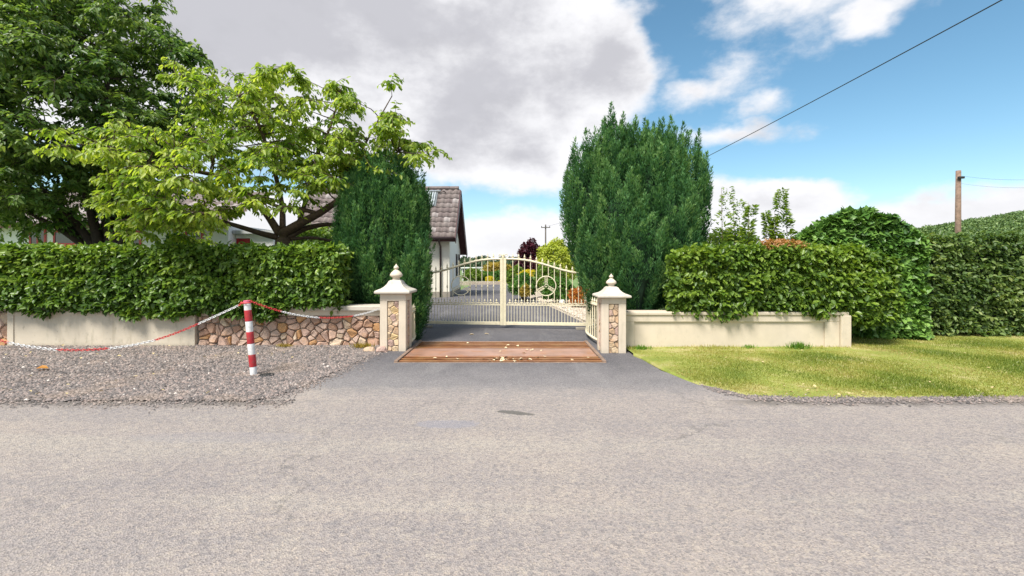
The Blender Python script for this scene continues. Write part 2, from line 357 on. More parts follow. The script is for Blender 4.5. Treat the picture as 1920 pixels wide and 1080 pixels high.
# ------------------------------------------------------------------ mesh + object helpers
ORG = {}
def link(name, me, parent=None, loc=None):
    o = bpy.data.objects.new(name, me); COL.objects.link(o)
    if parent is not None:
        o.parent = parent
        o.location = (Vector(loc)-ORG[parent.name]) if loc is not None else (0, 0, 0)
        ORG[o.name] = Vector(loc) if loc is not None else ORG[parent.name].copy()
    else:
        o.location = loc if loc is not None else (0, 0, 0); ORG[o.name] = Vector(o.location)
    return o
def thing(name, label, cat, loc, group=None):
    o = bpy.data.objects.new(name, None); COL.objects.link(o); o.empty_display_size = .2
    o.location = loc; ORG[o.name] = Vector(loc); o['label'] = label; o['category'] = cat
    if group: o['group'] = group
    return o
def tag(o, label, cat, group=None):
    o['label'] = label; o['category'] = cat
    if group: o['group'] = group
    return o
class MB:
    def __init__(s): s.v = []; s.f = []; s.mi = []; s.cur = 0
    def add(s, vs, fs):
        b = len(s.v); s.v += [tuple(v) for v in vs]; s.f += [tuple(i+b for i in f) for f in fs]; s.mi += [s.cur]*len(fs); return s
    def box(s, x0, x1, y0, y1, z0, z1):
        return s.add([(x0,y0,z0),(x1,y0,z0),(x1,y1,z0),(x0,y1,z0),(x0,y0,z1),(x1,y0,z1),(x1,y1,z1),(x0,y1,z1)],
                     [(0,3,2,1),(4,5,6,7),(0,1,5,4),(1,2,6,5),(2,3,7,6),(3,0,4,7)])
    def bar(s, a, b, w, h=None, up=(0,0,1)):      # rectangular section from a to b
        a = Vector(a); b = Vector(b); h = h or w; d = (b-a).normalized(); u = Vector(up)
        if abs(d.dot(u)) > .98: u = Vector((0,1,0))
        x = d.cross(u).normalized(); y = x.cross(d)
        c = [x*w/2+y*h/2, -x*w/2+y*h/2, -x*w/2-y*h/2, x*w/2-y*h/2]
        return s.add([a+k for k in c]+[b+k for k in c], [(3,2,1,0),(4,5,6,7)]+[(i,(i+1)%4,4+(i+1)%4,4+i) for i in range(4)])
    def tube(s, pts, rad, n=8, caps=True, flat=1.0):
        pts = [Vector(p) for p in pts]; N = len(pts)
        if not hasattr(rad, '__len__'): rad = [rad]*N
        b = len(s.v); prev = None
        for i, p in enumerate(pts):
            d = (pts[min(i+1, N-1)]-pts[max(i-1, 0)]); d = d.normalized() if d.length > 1e-9 else Vector((0,0,1))
            if prev is None:
                u = Vector((0,0,1)) if abs(d.z) < .9 else Vector((1,0,0)); x = d.cross(u).normalized()
            else: x = (prev-d*prev.dot(d)).normalized()
            prev = x; y = d.cross(x)
            for k in range(n):
                a = 2*math.pi*k/n; s.v.append(tuple(p+(x*math.cos(a)+y*math.sin(a)*flat)*rad[i]))
        for i in range(N-1):
            for k in range(n):
                k2 = (k+1) % n; s.f.append((b+i*n+k, b+i*n+k2, b+(i+1)*n+k2, b+(i+1)*n+k)); s.mi.append(s.cur)
        if caps:
            s.f.append(tuple(b+k for k in reversed(range(n)))); s.mi.append(s.cur)
            s.f.append(tuple(b+(N-1)*n+k for k in range(n))); s.mi.append(s.cur)
        return s
    def lathe(s, prof, c, n=20, square=0.0):     # prof: (r, z)
        pts = []
        b = len(s.v)
        for r, z in prof:
            for k in range(n):
                a = 2*math.pi*(k+.5)/n; s.v.append((c[0]+r*math.cos(a), c[1]+r*math.sin(a), c[2]+z))
        for i in range(len(prof)-1):
            for k in range(n):
                k2 = (k+1) % n; s.f.append((b+i*n+k, b+i*n+k2, b+(i+1)*n+k2, b+(i+1)*n+k)); s.mi.append(s.cur)
        s.f.append(tuple(b+k for k in reversed(range(n)))); s.mi.append(s.cur)
        s.f.append(tuple(b+(len(prof)-1)*n+k for k in range(n))); s.mi.append(s.cur)
        return s
    def sqprof(s, prof, c):                      # prof: (half width, z): square section stack
        b = len(s.v)
        for r, z in prof: s.v += [(c[0]-r, c[1]-r, c[2]+z), (c[0]+r, c[1]-r, c[2]+z), (c[0]+r, c[1]+r, c[2]+z), (c[0]-r, c[1]+r, c[2]+z)]
        for i in range(len(prof)-1):
            for k in range(4):
                k2 = (k+1) % 4; s.f.append((b+i*4+k, b+i*4+k2, b+(i+1)*4+k2, b+(i+1)*4+k)); s.mi.append(s.cur)
        s.f.append((b+3, b+2, b+1, b)); t = b+(len(prof)-1)*4; s.f.append((t, t+1, t+2, t+3)); s.mi += [s.cur]*2
        return s
    def mesh(s, name, mats, origin=(0,0,0), smooth=False):
        me = bpy.data.meshes.new(name); o = Vector(origin)
        me.from_pydata([(v[0]-o.x, v[1]-o.y, v[2]-o.z) for v in s.v], [], s.f)
        for m in (mats if isinstance(mats, (list, tuple)) else [mats]): me.materials.append(m)
        if any(s.mi): me.polygons.foreach_set('material_index', s.mi)
        if smooth: me.polygons.foreach_set('use_smooth', [True]*len(s.f))
        me.update(); return me
    def build(s, name, mats, parent=None, smooth=False, bevel=0, loc=None):
        org = ORG[parent.name] if parent is not None else Vector(loc or (0,0,0))
        o = link(name, s.mesh(name, mats, org, smooth), parent, None if parent is not None else org)
        if bevel:
            b = o.modifiers.new('bevel', 'BEVEL'); b.width = bevel; b.segments = 2; b.limit_method = 'ANGLE'
        return o
def npmesh(name, V, loops, starts, mat, rnd=None, origin=(0,0,0), smooth=False):
    me = bpy.data.meshes.new(name); V = V-np.array(origin)
    me.vertices.add(len(V)); me.vertices.foreach_set('co', V.astype(np.float32).ravel())
    me.loops.add(len(loops)); me.loops.foreach_set('vertex_index', loops.astype(np.int32))
    me.polygons.add(len(starts)); me.polygons.foreach_set('loop_start', starts.astype(np.int32))
    me.materials.append(mat)
    if rnd is not None:
        a = me.attributes.new('rnd', 'FLOAT', 'POINT'); a.data.foreach_set('value', rnd.astype(np.float32))
    if smooth: me.polygons.foreach_set('use_smooth', np.ones(len(starts), bool))
    me.update(calc_edges=True); return me
def norm(a): return a/np.maximum(np.linalg.norm(a, axis=1, keepdims=True), 1e-9)
def rv(n, s=1.0): return RNG.normal(0, s, (n, 3))
LT = np.array([(0,0,0),(.3,.5,.10),(.7,.36,.04),(1,0,-.16),(.7,-.36,.04),(.3,-.5,.10)])
IT = np.array([(0,0,0),(-.05,.48,.06),(.45,.42,.03),(1,0,-.12),(.45,-.42,.03),(-.05,-.48,.06)])
def leafmesh(name, p, a, n, L, Wd, rnd, mat, tmpl=LT, origin=(0,0,0)):
    N = len(p); a = norm(a); s = norm(np.cross(a, n)); n = np.cross(s, a)
    V = p[:,None,:] + tmpl[None,:,0:1]*a[:,None,:]*L[:,None,None] + tmpl[None,:,1:2]*s[:,None,:]*Wd[:,None,None] + tmpl[None,:,2:3]*n[:,None,:]*L[:,None,None]
    base = (np.arange(N)*6)[:,None]
    lp = (base + np.array([0,1,2,3, 0,3,4,5])[None,:]).ravel()
    return npmesh(name, V.reshape(-1,3), lp, np.arange(2*N)*4, mat, np.repeat(rnd, 6), origin)
def blademesh(name, p, a, n, L, Wd, rnd, mat, origin=(0,0,0)):     # slim rhombus, one quad
    N = len(p); a = norm(a); s = norm(np.cross(a, n))
    T = np.array([(0,0),(.45,.5),(1,0),(.45,-.5)])
    V = p[:,None,:] + T[None,:,0:1]*a[:,None,:]*L[:,None,None] + T[None,:,1:2]*s[:,None,:]*Wd[:,None,None]
    lp = np.arange(4*N)
    return npmesh(name, V.reshape(-1,3), lp, np.arange(N)*4, mat, np.repeat(rnd, 4), origin)
LEAFVAR = {}
def single_leaves(parent, p, a, n, L, Wd, rnd, mat, tmpl=LT, count=300, keep=None):
    """the leaves that show largest become objects of their own; returns the mask of those left"""
    score = L/np.maximum(np.linalg.norm(p-np.array([0,0,CH]), axis=1), 1)
    if keep is not None: score = score*keep
    idx = np.argsort(-score)[:count]
    key = mat.name
    if key not in LEAFVAR:
        LEAFVAR[key] = []
        for k in range(8):
            me = npmesh('leaf', tmpl.copy(), np.array([0,1,2,3,0,3,4,5]), np.array([0,4]), mat, np.full(6, (k+.5)/8)); LEAFVAR[key].append(me)
    aa = norm(a); ss = norm(np.cross(aa, n)); nn = np.cross(ss, aa)
    for i in idx:
        me = LEAFVAR[key][min(7, int(rnd[i]*8))]
        o = link('leaf', me, parent, p[i])
        m3 = Matrix((aa[i]*L[i], ss[i]*Wd[i], nn[i]*L[i])).transposed().to_4x4()
        o.matrix_basis = Matrix.Translation(o.location) @ m3
    rest = np.ones(len(p), bool); rest[idx] = False
    return rest

def grid(name, xs, rows, mat, kind='structure', zf=None):
    """rows: list of (list of (x,y,z)) polylines of equal length"""
    mb = MB(); n = len(rows[0])
    vs = [q for r in rows for q in r]
    fs = [(i*n+j, i*n+j+1, (i+1)*n+j+1, (i+1)*n+j) for i in range(len(rows)-1) for j in range(n-1)]
    mb.add(vs, fs); return mb
def nz(x, y, s=1.0, k=0): return noise.noise(Vector((x*s+k*17.3, y*s, k*3.1)))

# ------------------------------------------------------------------ ground
def struct(o, kind='structure'): o['kind'] = kind; return o
mb = MB(); mb.add([(-1500,-300,-.065),(1500,-300,-.065),(1500,2500,-.065),(-1500,2500,-.065)], [(0,1,2,3)])
struct(mb.build('ground', M['field']))
# road
xs = np.concatenate([np.linspace(-60,-9,20), np.linspace(-8.8,12,150), np.linspace(12.5,60,20)])
rows = [[(x, -9.0, .0) for x in xs], [(x, 0, .0) for x in xs], [(x, 3.5, .0) for x in xs], [(x, 5.35, .0) for x in xs]]
struct(grid('road', xs, rows, M['road']).build('road', M['road']))
def xl(y):  return float(np.interp(y, [4.8,5.04,5.38,5.88,6.54,7.5,8.2,8.7,10.8,11.5], [-3.0,-2.75,-2.62,-2.54,-2.45,-2.36,-2.4,-2.5,-2.9,-3.0]))
def xr(y):  return float(np.interp(y, [4.8,5.1,5.67,6.37,7.37,7.7,8.7,11.6,13.4,19.6,25.5,32.7], [3.0,2.62,2.25,2.07,1.97,1.95,1.9,1.75,1.55,.8,-.15,-.58]))
GX0, GX1, GY0, GY1 = -1.83, 1.39, 6.88, 8.70
mb = MB()
def strip(ya, yb, fl, fr, n, z=.004, m=8, edge=.02):
    vs = []
    for i in range(n+1):
        y = ya+(yb-ya)*i/n; a, b = fl(y), fr(y)
        for j in range(m+1): vs.append((a+(b-a)*j/m, y, min(z, .0006+.012*max(0, y-4.99))))
    mb.add(vs, [(i*(m+1)+j, i*(m+1)+j+1, (i+1)*(m+1)+j+1, (i+1)*(m+1)+j) for i in range(n) for j in range(m)])
strip(4.99, GY0, lambda y: xl(y)+.03*nz(y,0,5,1), lambda y: xr(y)+.03*nz(y,0,5,2), 30)
strip(GY0, GY1, lambda y: xl(y)+.03*nz(y,0,5,1), lambda y: GX0, 20)
strip(GY0, GY1, lambda y: GX1, lambda y: xr(y)+.03*nz(y,0,5,2), 20)
strip(GY1, 11.5, lambda y: xl(y), xr, 20)
strip(11.5, 20.3, lambda y: -9.0, xr, 20)
strip(20.3, 33, lambda y: -3.1, xr, 20)
struct(mb.build('driveway', M['drive']))
mb = MB(); mb.box(GX0-.0, GX1, GY0, GY1, -.075, -.055)
struct(mb.build('pit_floor', M['pit']))
# gravel forecourt
def gedge(x): return 4.98+.07*nz(x,5,1.1)+.03*nz(x,9,5)
ys = np.linspace(0, 1, 40); xs2 = np.linspace(-16, -2.36, 90)
def gz(x, y): 
    return .012+.02*(nz(x,y,1.3,4))**2+.02*max(0, (y-7.7)/.5)*(.6+.4*nz(x,y,3))
rows = []
for t in ys:
    row = []
    for x in xs2:
        y = gedge(x)+t*(8.26-gedge(x)); lim = xl(y)+.03*nz(y,0,5,1)-.005
        xx = -16+(x+16)/(16-2.36)*(lim+16)
        row.append((xx, y, gz(xx, y)))
    rows.append(row)
struct(grid('g', 0, rows, 0).build('gravel_forecourt', M['gravelbed'], smooth=True))
N = 62000
gx = -3-RNG.random(N)**1.35*8.5+.75; gy = 4.9+RNG.random(N)**1.15*3.3
lim = np.interp(gy, [4.8,5.04,5.38,5.88,6.54,7.5,8.2], [-3.0,-2.75,-2.62,-2.54,-2.45,-2.36,-2.4])+RNG.normal(0,.03,N)
vis = (gx < lim) & (gx > -HX/F*gy-.4) & (gy > 4.98+RNG.normal(0,.05,N))
gx, gy = gx[vis], gy[vis]; N = len(gx)
gzv = np.array([gz(a, b) for a, b in zip(gx, gy)])
r = .011+.012*RNG.random(N)**2; r[RNG.random(N) < .004] *= 2.0
O8 = np.array([(1,0,0),(0,1,0),(-1,0,0),(0,-1,0),(0,0,.75),(0,0,-.75)])
OF = np.array([(0,1,4),(1,2,4),(2,3,4),(3,0,4)])
def pebbles(name, x, y, z, r, mat, rnd):
    N = len(x); th = RNG.random(N)*6.28; c, s = np.cos(th), np.sin(th)
    V = O8[None]*(1+RNG.normal(0,.28,(N,6,3))); V = V*r[:,None,None]
    X = V[:,:,0]*c[:,None]-V[:,:,1]*s[:,None]+x[:,None]; Y = V[:,:,0]*s[:,None]+V[:,:,1]*c[:,None]+y[:,None]; Z = V[:,:,2]+z[:,None]
    V = np.stack([X,Y,Z], 2).reshape(-1,3)
    lp = ((np.arange(N)*6)[:,None,None]+OF[None]).ravel()
    return npmesh(name, V, lp, np.arange(4*N)*3, mat, np.repeat(rnd, 6))
struct(link('gravel', pebbles('gravel', gx, gy, gzv+r*.2, r, M['gravel'], np.clip(RNG.random(N)*.97+(RNG.random(N)<.012)*.4,0,1))), 'stuff')
N = 3000; sx_ = -11+RNG.random(N)*8.6; sy_ = 4.99-np.abs(RNG.normal(0,.13,N)); 
N2 = 1400; ty = 5.0+RNG.random(N2)*3.0; tx = np.interp(ty, [4.8,5.04,5.38,5.88,6.54,7.5,8.2], [-3.0,-2.75,-2.62,-2.54,-2.45,-2.36,-2.4])+np.abs(RNG.normal(0,.10,N2))-.02
sx_ = np.concatenate([sx_, tx]); sy_ = np.concatenate([sy_, ty])
struct(link('spilled_gravel', pebbles('spilled_gravel', sx_, sy_, np.full(len(sx_),.008), .007+.010*RNG.random(len(sx_))**2, M['gravel'], RNG.random(len(sx_))*.97)), 'stuff')
N = 260; lx = RNG.random(N)*24-12; ly = np.where(RNG.random(N) < .5, 5.0+np.abs(RNG.normal(0,.4,N)), np.where(lx < -2.4, 7.0+RNG.random(N)*1.1, 6.2+RNG.random(N)*3.2)); kl = (lx < -2.7)|(lx > 2.7); lx, ly = lx[kl], ly[kl]; N = len(lx)
struct(link('leaf_litter', leafmesh('leaf_litter', np.stack([lx,ly,np.full(N,.055)],1), rv(N)*np.array([1,1,.15]), np.array([[0,0,1.]]).repeat(N,0)+rv(N,.3), .03+.03*RNG.random(N), .02+.02*RNG.random(N), RNG.random(N), M['straw'])), 'stuff')
# verge turf on the right
def yf(x): return float(np.interp(x, [1.97,2.07,2.25,2.62,3.2,40], [7.37,6.37,5.67,5.13,5.06,5.02]))+.04*nz(x,1,1.6)+.025*nz(x,2,6)
def yb(x): return float(np.interp(x, [1.9,5.85,5.95,40], [8.0,8.0,10.6,10.6]))
def tz(x, y): return .014+.03*max(0, min(1, (y-5.2)/1.2))+.018*nz(x,y,1.1,3)+.03*max(0, (y-8)/1.5)
xs3 = np.concatenate([np.linspace(1.93, 8, 90), np.linspace(8.1, 40, 60)])
rows = [[(x, yf(x)+t*(yb(x)-yf(x)), tz(x, yf(x)+t*(yb(x)-yf(x)))*(1 if t > .01 else .1)) for x in xs3] for t in np.linspace(0,1,30)]
struct(grid('g',0,rows,0).build('grass_verge', M['turf'], smooth=True))
def snoise0(x, y): return (np.sin(x*2.1+1.7*np.sin(y*2.7))+np.sin(y*5.1+1.3*np.sin(x*3.3))+np.sin(x*6.3+y*4.1))/3
N = 230000
bx = 1.95+RNG.random(N)**1.1*12.5; by = 5.0+RNG.random(N)**1.1*5.0
xk = np.linspace(1.9, 15, 200); yfk = np.array([yf(x) for x in xk])
front = np.interp(bx, xk, yfk)
kn = np.array([nz(a, b, .9, 6) for a, b in zip(bx[::1], by[::1])])
keep = (by > front+RNG.random(N)**2*.10) & (by < np.where(bx < 5.9, 7.95, 10.0)) & (bx < (1925-HX)/F*by+.3) & (RNG.random(N) < np.clip(.95+kn*.8-(by>7.6)*(bx<6)*.55, .1, 1))
bx, by, kn = bx[keep], by[keep], kn[keep]; N = len(bx)
bz = np.array([tz(a, b) for a, b in zip(bx, by)])
a = rv(N, .5); a[:,2] = np.abs(a[:,2])+.7
kn2 = snoise0(bx, by)
dry = np.clip(.56-kn*.8+kn2*.38+RNG.normal(0,.2,N)+np.clip((by-7.0)/.7,0,1)*(bx<6.2)*.65+(by>9.2)*.35+(by < np.interp(bx, xk, yfk)+.25)*.3, 0, 1)
L = (.016+.020*RNG.random(N))*np.clip(1.0+kn*1.1+((by > 7.7)&(bx < 5.95))*1.0, .5, 2.6)
struct(link('grass', blademesh('grass', np.stack([bx,by,bz-.003],1), a, rv(N), L, .006+.004*RNG.random(N), dry, M['grassblade'])), 'stuff')
# crumbled stones along the tarmac edge by the turf
N = 9000; cx = 2.3+RNG.random(N)**1.2*9; cy = np.interp(cx, xk, yfk)-.05+RNG.normal(0,.075,N)
struct(link('roadside_grit', pebbles('roadside_grit', cx, cy, np.full(N,.008), .006+.012*RNG.random(N)**2, M['gravel'], RNG.random(N)*.95)), 'stuff')
# bare strip below the hedge on the right
rows = [[(x, y, tz(x,y)+.012+.02*nz(x,y,4)) for x in np.linspace(6.0, 20, 60)] for y in np.linspace(9.45, 11.5, 8)]
struct(grid('g',0,rows,0).build('soil_strip', M['soil'], smooth=True))
# pale gravel border by the drive inside the gate
mb = MB(); vs = []; nn_ = 24
for i in range(nn_+1):
    y = 9.2+(31-9.2)*i/nn_; x = xr(y)
    wd = .9+.35*nz(y,0,.4)
    vs += [(x+.01, y, .0), (x+.08, y, .05), (x+wd, y, .06+.02*nz(y,4)), (x+wd+1.5, y, .05)]
mb.add(vs, [(i*4+j, i*4+j+1, (i+1)*4+j+1, (i+1)*4+j) for i in range(nn_) for j in range(3)])
struct(mb.build('gravel_border', M['pale_gravel']))
N = 6000; py_ = 9.4+RNG.random(N)**1.3*10; pxx = np.interp(py_, [8.7,11.6,13.4,19.6], [1.9,1.75,1.55,.8])+.03+RNG.random(N)*1.1
struct(link('border_pebbles', pebbles('border_pebbles', pxx, py_, np.full(N,.065), .018+.03*RNG.random(N)**2, M['palepeb'], RNG.random(N))), 'stuff')
mb = MB(); mb.box(-9, 3, 33, 33.5, -.06, .22); struct(mb.build('border_kerb', M['pale_gravel']))

# ------------------------------------------------------------------ stones
def clip(poly, nx, ny, d):
    out = []
    for i in range(len(poly)):
        a, b = poly[i], poly[(i+1) % len(poly)]
        da, db = a[0]*nx+a[1]*ny-d, b[0]*nx+b[1]*ny-d
        if da <= 0: out.append(a)
        if (da < 0) != (db < 0):
            t = da/(da-db); out.append((a[0]+(b[0]-a[0])*t, a[1]+(b[1]-a[1])*t))
    return out
def voronoi(w_, h_, sx, sy, jit=.33, relax=0):
    nx = max(1, round(w_/sx)); ny = max(1, round(h_/sy)); seeds = []
    for j in range(ny):
        for i in range(nx):
            seeds.append(((i+.5+(.25 if j % 2 else -.25)+random.uniform(-jit, jit))*w_/nx, (j+.5+random.uniform(-jit, jit))*h_/ny))
    for it in range(relax+1):
        cells = []
        for k, (sx_, sy_) in enumerate(seeds):
            poly = [(0,0),(w_,0),(w_,h_),(0,h_)]
            for q, (ax, ay) in enumerate(seeds):
                if q == k or abs(ax-sx_) > w_/nx*3.5 or abs(ay-sy_) > h_/ny*3.5: continue
                dx, dy = ax-sx_, ay-sy_; 
                poly = clip(poly, dx, dy, dx*(ax+sx_)/2+dy*(ay+sy_)/2)
                if len(poly) < 3: break
            cells.append(poly)
        if it < relax:
            seeds = [((s[0]+sum(p[0] for p in c)/len(c))/2, (s[1]+sum(p[1] for p in c)/len(c))/2) if len(c) > 2 else s for s, c in zip(seeds, cells)]
    return [c for c in cells if len(c) > 2]
def stone_panel(parent, org, ux, nrm, w_, h_, sx, sy, mat, depth=.03, gap=.009, jit=.33):
    """org: lower left corner of the mortar face, ux: unit along, nrm: unit outward"""
    org, ux, nrm = Vector(org), Vector(ux), Vector(nrm)
    for c in voronoi(w_, h_, sx, sy, jit):
        ar = abs(sum(c[i][0]*c[(i+1)%len(c)][1]-c[(i+1)%len(c)][0]*c[i][1] for i in range(len(c))))/2
        if ar < .0006: continue
        m = (sum(p[0] for p in c)/len(c), sum(p[1] for p in c)/len(c))
        # merge tiny edges, round the corners once
        pts = [p for i, p in enumerate(c) if math.dist(p, c[i-1]) > .012]
        if len(pts) < 3: continue
        rp = []
        for i in range(len(pts)):
            a, b = pts[i], pts[(i+1) % len(pts)]
            rp += [(a[0]*.87+b[0]*.13, a[1]*.87+b[1]*.13), (a[0]*.13+b[0]*.87, a[1]*.13+b[1]*.87)]
        n = len(rp); rad = math.sqrt(ar/math.pi); s1 = max(.5, 1-gap/rad)
        W_ = lambda u, v, d: org+ux*u+Vector((0,0,1))*v+nrm*d
        ring = [(m[0]+(p[0]-m[0])*s1, m[1]+(p[1]-m[1])*s1) for p in rp]
        tilt = (random.uniform(-.22,.22), random.uniform(-.22,.22)); dp = depth*random.uniform(.75, 1.25)
        vs = [W_(p[0], p[1], -.004) for p in ring]
        vs += [W_(m[0]+(p[0]-m[0])*.97, m[1]+(p[1]-m[1])*.97, dp*.62+random.uniform(-.003,.003)) for p in ring]
        ks = [random.uniform(.62,.90) for p in ring]
        vs += [W_(m[0]+(p[0]-m[0])*k_, m[1]+(p[1]-m[1])*k_, dp+(p[0]-m[0])*tilt[0]+(p[1]-m[1])*tilt[1]+random.uniform(-.2,.2)*depth) for p, k_ in zip(ring, ks)]
        fs = [(i, (i+1)%n, n+(i+1)%n, n+i) for i in range(n)]+[(n+i, n+(i+1)%n, 2*n+(i+1)%n, 2*n+i) for i in range(n)]
        fs.append(tuple(2*n+i for i in range(n)))
        o0 = W_(m[0], m[1], 0)
        me = MB().add(vs, fs).mesh('stone', mat, o0, smooth=False)
        link('stone', me, parent, o0)

# ------------------------------------------------------------------ pillars
def pillar(x0, x1, y0, h, label, group, fin=1.0, panel=(.13, .11), inner=1):
    wd = x1-x0; y1 = y0+wd; cx, cy = (x0+x1)/2, (y0+y1)/2
    t = thing('gate_pillar', label, 'pillar', (cx, cy, 0), group)
    e = .028
    MB().box(x0+e, x1-e, y0+e, y1-e, -.06, h-.003).build('core', M['mortar'], t)
    mb = MB(); pw = panel[0]; 
    for (a, b) in ((x0, x0+pw), (x1-pw, x1)):
        for (c, d) in ((y0, y0+pw), (y1-pw, y1)): mb.box(a, b, c, d, -.06, h-panel[1])
    mb.box(x0, x1, y0, y1, h-panel[1], h)
    mb.build('rendered_frame', M['cream'], t, bevel=.008)
    stone_panel(t, (x0+pw+.003, y0+e, .0), (1,0,0), (0,-1,0), wd-2*pw-.006, h-panel[1]-.004, (.098), .105, M['stone_pale'], .016, .004)
    if inner > 0: stone_panel(t, (x1-e, y0+pw+.003, .0), (0,1,0), (1,0,0), wd-2*pw-.006, h-panel[1]-.004, (.098), .105, M['stone_pale'], .016, .004)
    else: stone_panel(t, (x0+e, y0+pw+.003, .0), (0,1,0), (-1,0,0), wd-2*pw-.006, h-panel[1]-.004, (.098), .105, M['stone_pale'], .016, .004)
    k = wd/.45
    prof = [(.27,0),(.305,.015),(.305,.045),(.29,.06),(.235,.085),(.215,.092),(.17,.125),(.135,.165),(.112,.21),(.108,.218),(.098,.222),(.085,.235)]
    MB().sqprof([(a*k, z*fin) for a, z in prof], (cx, cy, h)).build('cap', M['cap'], t, bevel=.004)
    fp = [(.075,.0),(.066,.012),(.064,.035),(.07,.045),(.098,.06),(.112,.078),(.108,.10),(.088,.13),(.06,.155),(.042,.172),(.028,.182),(.026,.19),(.04,.20),(.047,.213),(.044,.228),(.028,.248),(.012,.268),(.003,.285)]
    MB().lathe([(a*k*(fin**.5), z*fin) for a, z in fp], (cx, cy, h+.234*fin), 20).build('finial', M['cream'], t, smooth=True)
    return t
pillar(-2.31, -1.865, 7.77, .985, 'left cream gate pillar with round ball finial, tall stone panel and chain hook', 'gate pillars', 1.0, (.125, .12), 1)
tp = pillar(1.456, 1.87, 7.60, .93, 'right cream gate pillar half overhung by the big cypress, stone panel facing road', 'gate pillars', .78, (.125, .10), -1)

# ------------------------------------------------------------------ walls
def xp(px, d): return (px-HX)*d/F
wl = thing('garden_wall', 'low wall left of the drive, rubble stone panels beside a blank cream panel', 'wall', (-6, 8.3, 0))
YF = 8.2
MB().box(-13.5, -2.345, YF+.05, YF+.30, -.06, .655).build('core', M['mortar'], wl)
mb = MB()
mb.box(-5.74, -2.345, YF, YF+.048, .565, .655)                 # band above the stones
mb.box(-2.44, -2.345, YF+.001, YF+.047, -.06, .563)
mb.build('rendered_band', M['cream'], wl, bevel=.005)
mb = MB(); mb.box(-9.15, -5.765, YF-.03, YF+.048, -.06, .66); mb.build('rendered_panel', M['cream_dirty'], wl, bevel=.006)
mb = MB()
mb.box(-9.13, -5.78, YF-.045, YF-.032, .585, .655); mb.box(-9.13, -9.02, YF-.045, YF-.032, -.05, .583)
mb.build('panel_border', M['cream_dirty'], wl, bevel=.004)
mb = MB(); mb.box(-13.5, -2.325, YF-.06, YF+.36, .657, .745); mb.build('coping', M['cap'], wl, bevel=.015)
stone_panel(wl, (-5.735, YF+.05, .0), (1,0,0), (0,-1,0), 3.29, .56, .17, .12, M['stone'], .045, .008, .62)
stone_panel(wl, (-11.6, YF+.05, .0), (1,0,0), (0,-1,0), 2.43, .62, .20, .14, M['stone'], .034, .006, .5)

wr = thing('garden_wall', 'low cream rendered wall right of the drive with one long sunken panel', 'wall', (3.9, 8.1, 0))
YR = 7.97
MB().box(1.875, 5.82, YR+.02, YR+.26, -.06, .60).build('core', M['cream'], wr)
mb = MB()
mb.box(1.875, 5.70, YR-.012, YR+.018, .485, .60); mb.box(1.875, 2.10, YR-.012, YR+.018, -.06, .483); mb.box(5.45, 5.70, YR-.012, YR+.018, -.06, .483)
mb.build('raised_border', M['cream'], wr, bevel=.006)
mb = MB(); mb.box(1.875, 5.86, YR-.035, YR+.30, .602, .66); mb.build('coping', M['cream'], wr, bevel=.012)
mb = MB(); mb.box(5.704, 5.88, YR-.06, YR+.30, -.06, .600); mb.build('end_pier', M['cream'], wr, bevel=.012)
wr2 = thing('stone_wall', 'stub of rubble stone wall under the ivy past the cream wall end', 'wall', (6.2, 8.8, 0))
MB().box(5.95, 7.1, 9.02, 9.3, -.06, .50).build('core', M['mortar'], wr2)
stone_panel(wr2, (5.97, 9.02, 0), (1,0,0), (0,-1,0), 1.1, .5, .2, .14, M['stone'], .045, .01, .42)

def rock(name, c, rx, ry, rz, label, mat=M['stone_pale']):
    import bmesh
    bm = bmesh.new(); bmesh.ops.create_icosphere(bm, subdivisions=2, radius=1)
    k = random.random()*9
    for v in bm.verts:
        f = 1+.28*noise.noise(v.co*1.3+Vector((k,k,k))); v.co = Vector((v.co.x*rx*f, v.co.y*ry*f, max(-.3, v.co.z)*rz*f))
    me = bpy.data.meshes.new(name); bm.to_mesh(me); bm.free(); me.materials.append(mat)
    o = link(name, me, None, c); return tag(o, label, 'stone', 'loose stones by the left pillar')
rock('loose_stone', (-2.47, 7.72, .03), .11, .08, .065, 'flat buff stone lying on gravel left of the left pillar')
rock('loose_stone', (-2.26, 7.70, .03), .10, .06, .085, 'pale rounded stone leaning against foot of left pillar')

# ------------------------------------------------------------------ cattle grid
cg = thing('cattle_grid', 'rusty steel cattle grid set in the tarmac between the pillars', 'cattle grid', (-.22, 7.8, 0))
rail = MB(); hw = (GX1-GX0)/2-.05; rail.box(-hw, hw, -.030, .030, .012, .015); rail.box(-hw, hw, -.003, .003, -.046, .0108); rail = rail.mesh('rail', M['rust'])
cxm = (GX0+GX1)/2
yy = [6.955,7.10,7.245] + [8.06,8.205,8.35,8.495,8.635]
for y in yy: link('rail', rail, cg, (cxm, y, 0))
for k in range(4):
    y0 = 7.345+k*.166
    MB().box(GX0+.06, GX1-.06, y0, y0+.155, -.02, .014+random.uniform(-.002,.002)).build('plate', M['polished_glare'], cg, bevel=.004)
mb = MB()
for x in (GX0, GX1-.055): mb.box(x, x+.055, GY0, GY1, -.05, .035)
mb.box(GX0, GX1, GY0-.02, GY0+.012, -.05, .012); mb.box(GX0, GX1, GY1-.012, GY1+.02, -.05, .012)
mb.build('frame', M['rustedge'], cg, bevel=.004)
N = 45; px_ = RNG.normal(0,1,N); 
fx = np.where(RNG.random(N) < .72, -.05+px_*.22, GX0+.2+RNG.random(N)*2.8); fy = np.where(RNG.random(N) < .6, 7.05+RNG.normal(0,.08,N), 6.95+RNG.random(N)*1.6)
o = link('dried_leaves', leafmesh('dried_leaves', np.stack([fx,fy,np.full(N,.026)],1), rv(N)*np.array([1,1,.15]), np.array([[0,0,1.]]).repeat(N,0)+rv(N,.25), .03+.045*RNG.random(N), .03+.03*RNG.random(N), RNG.random(N), M['petal'])); struct(o, 'stuff')
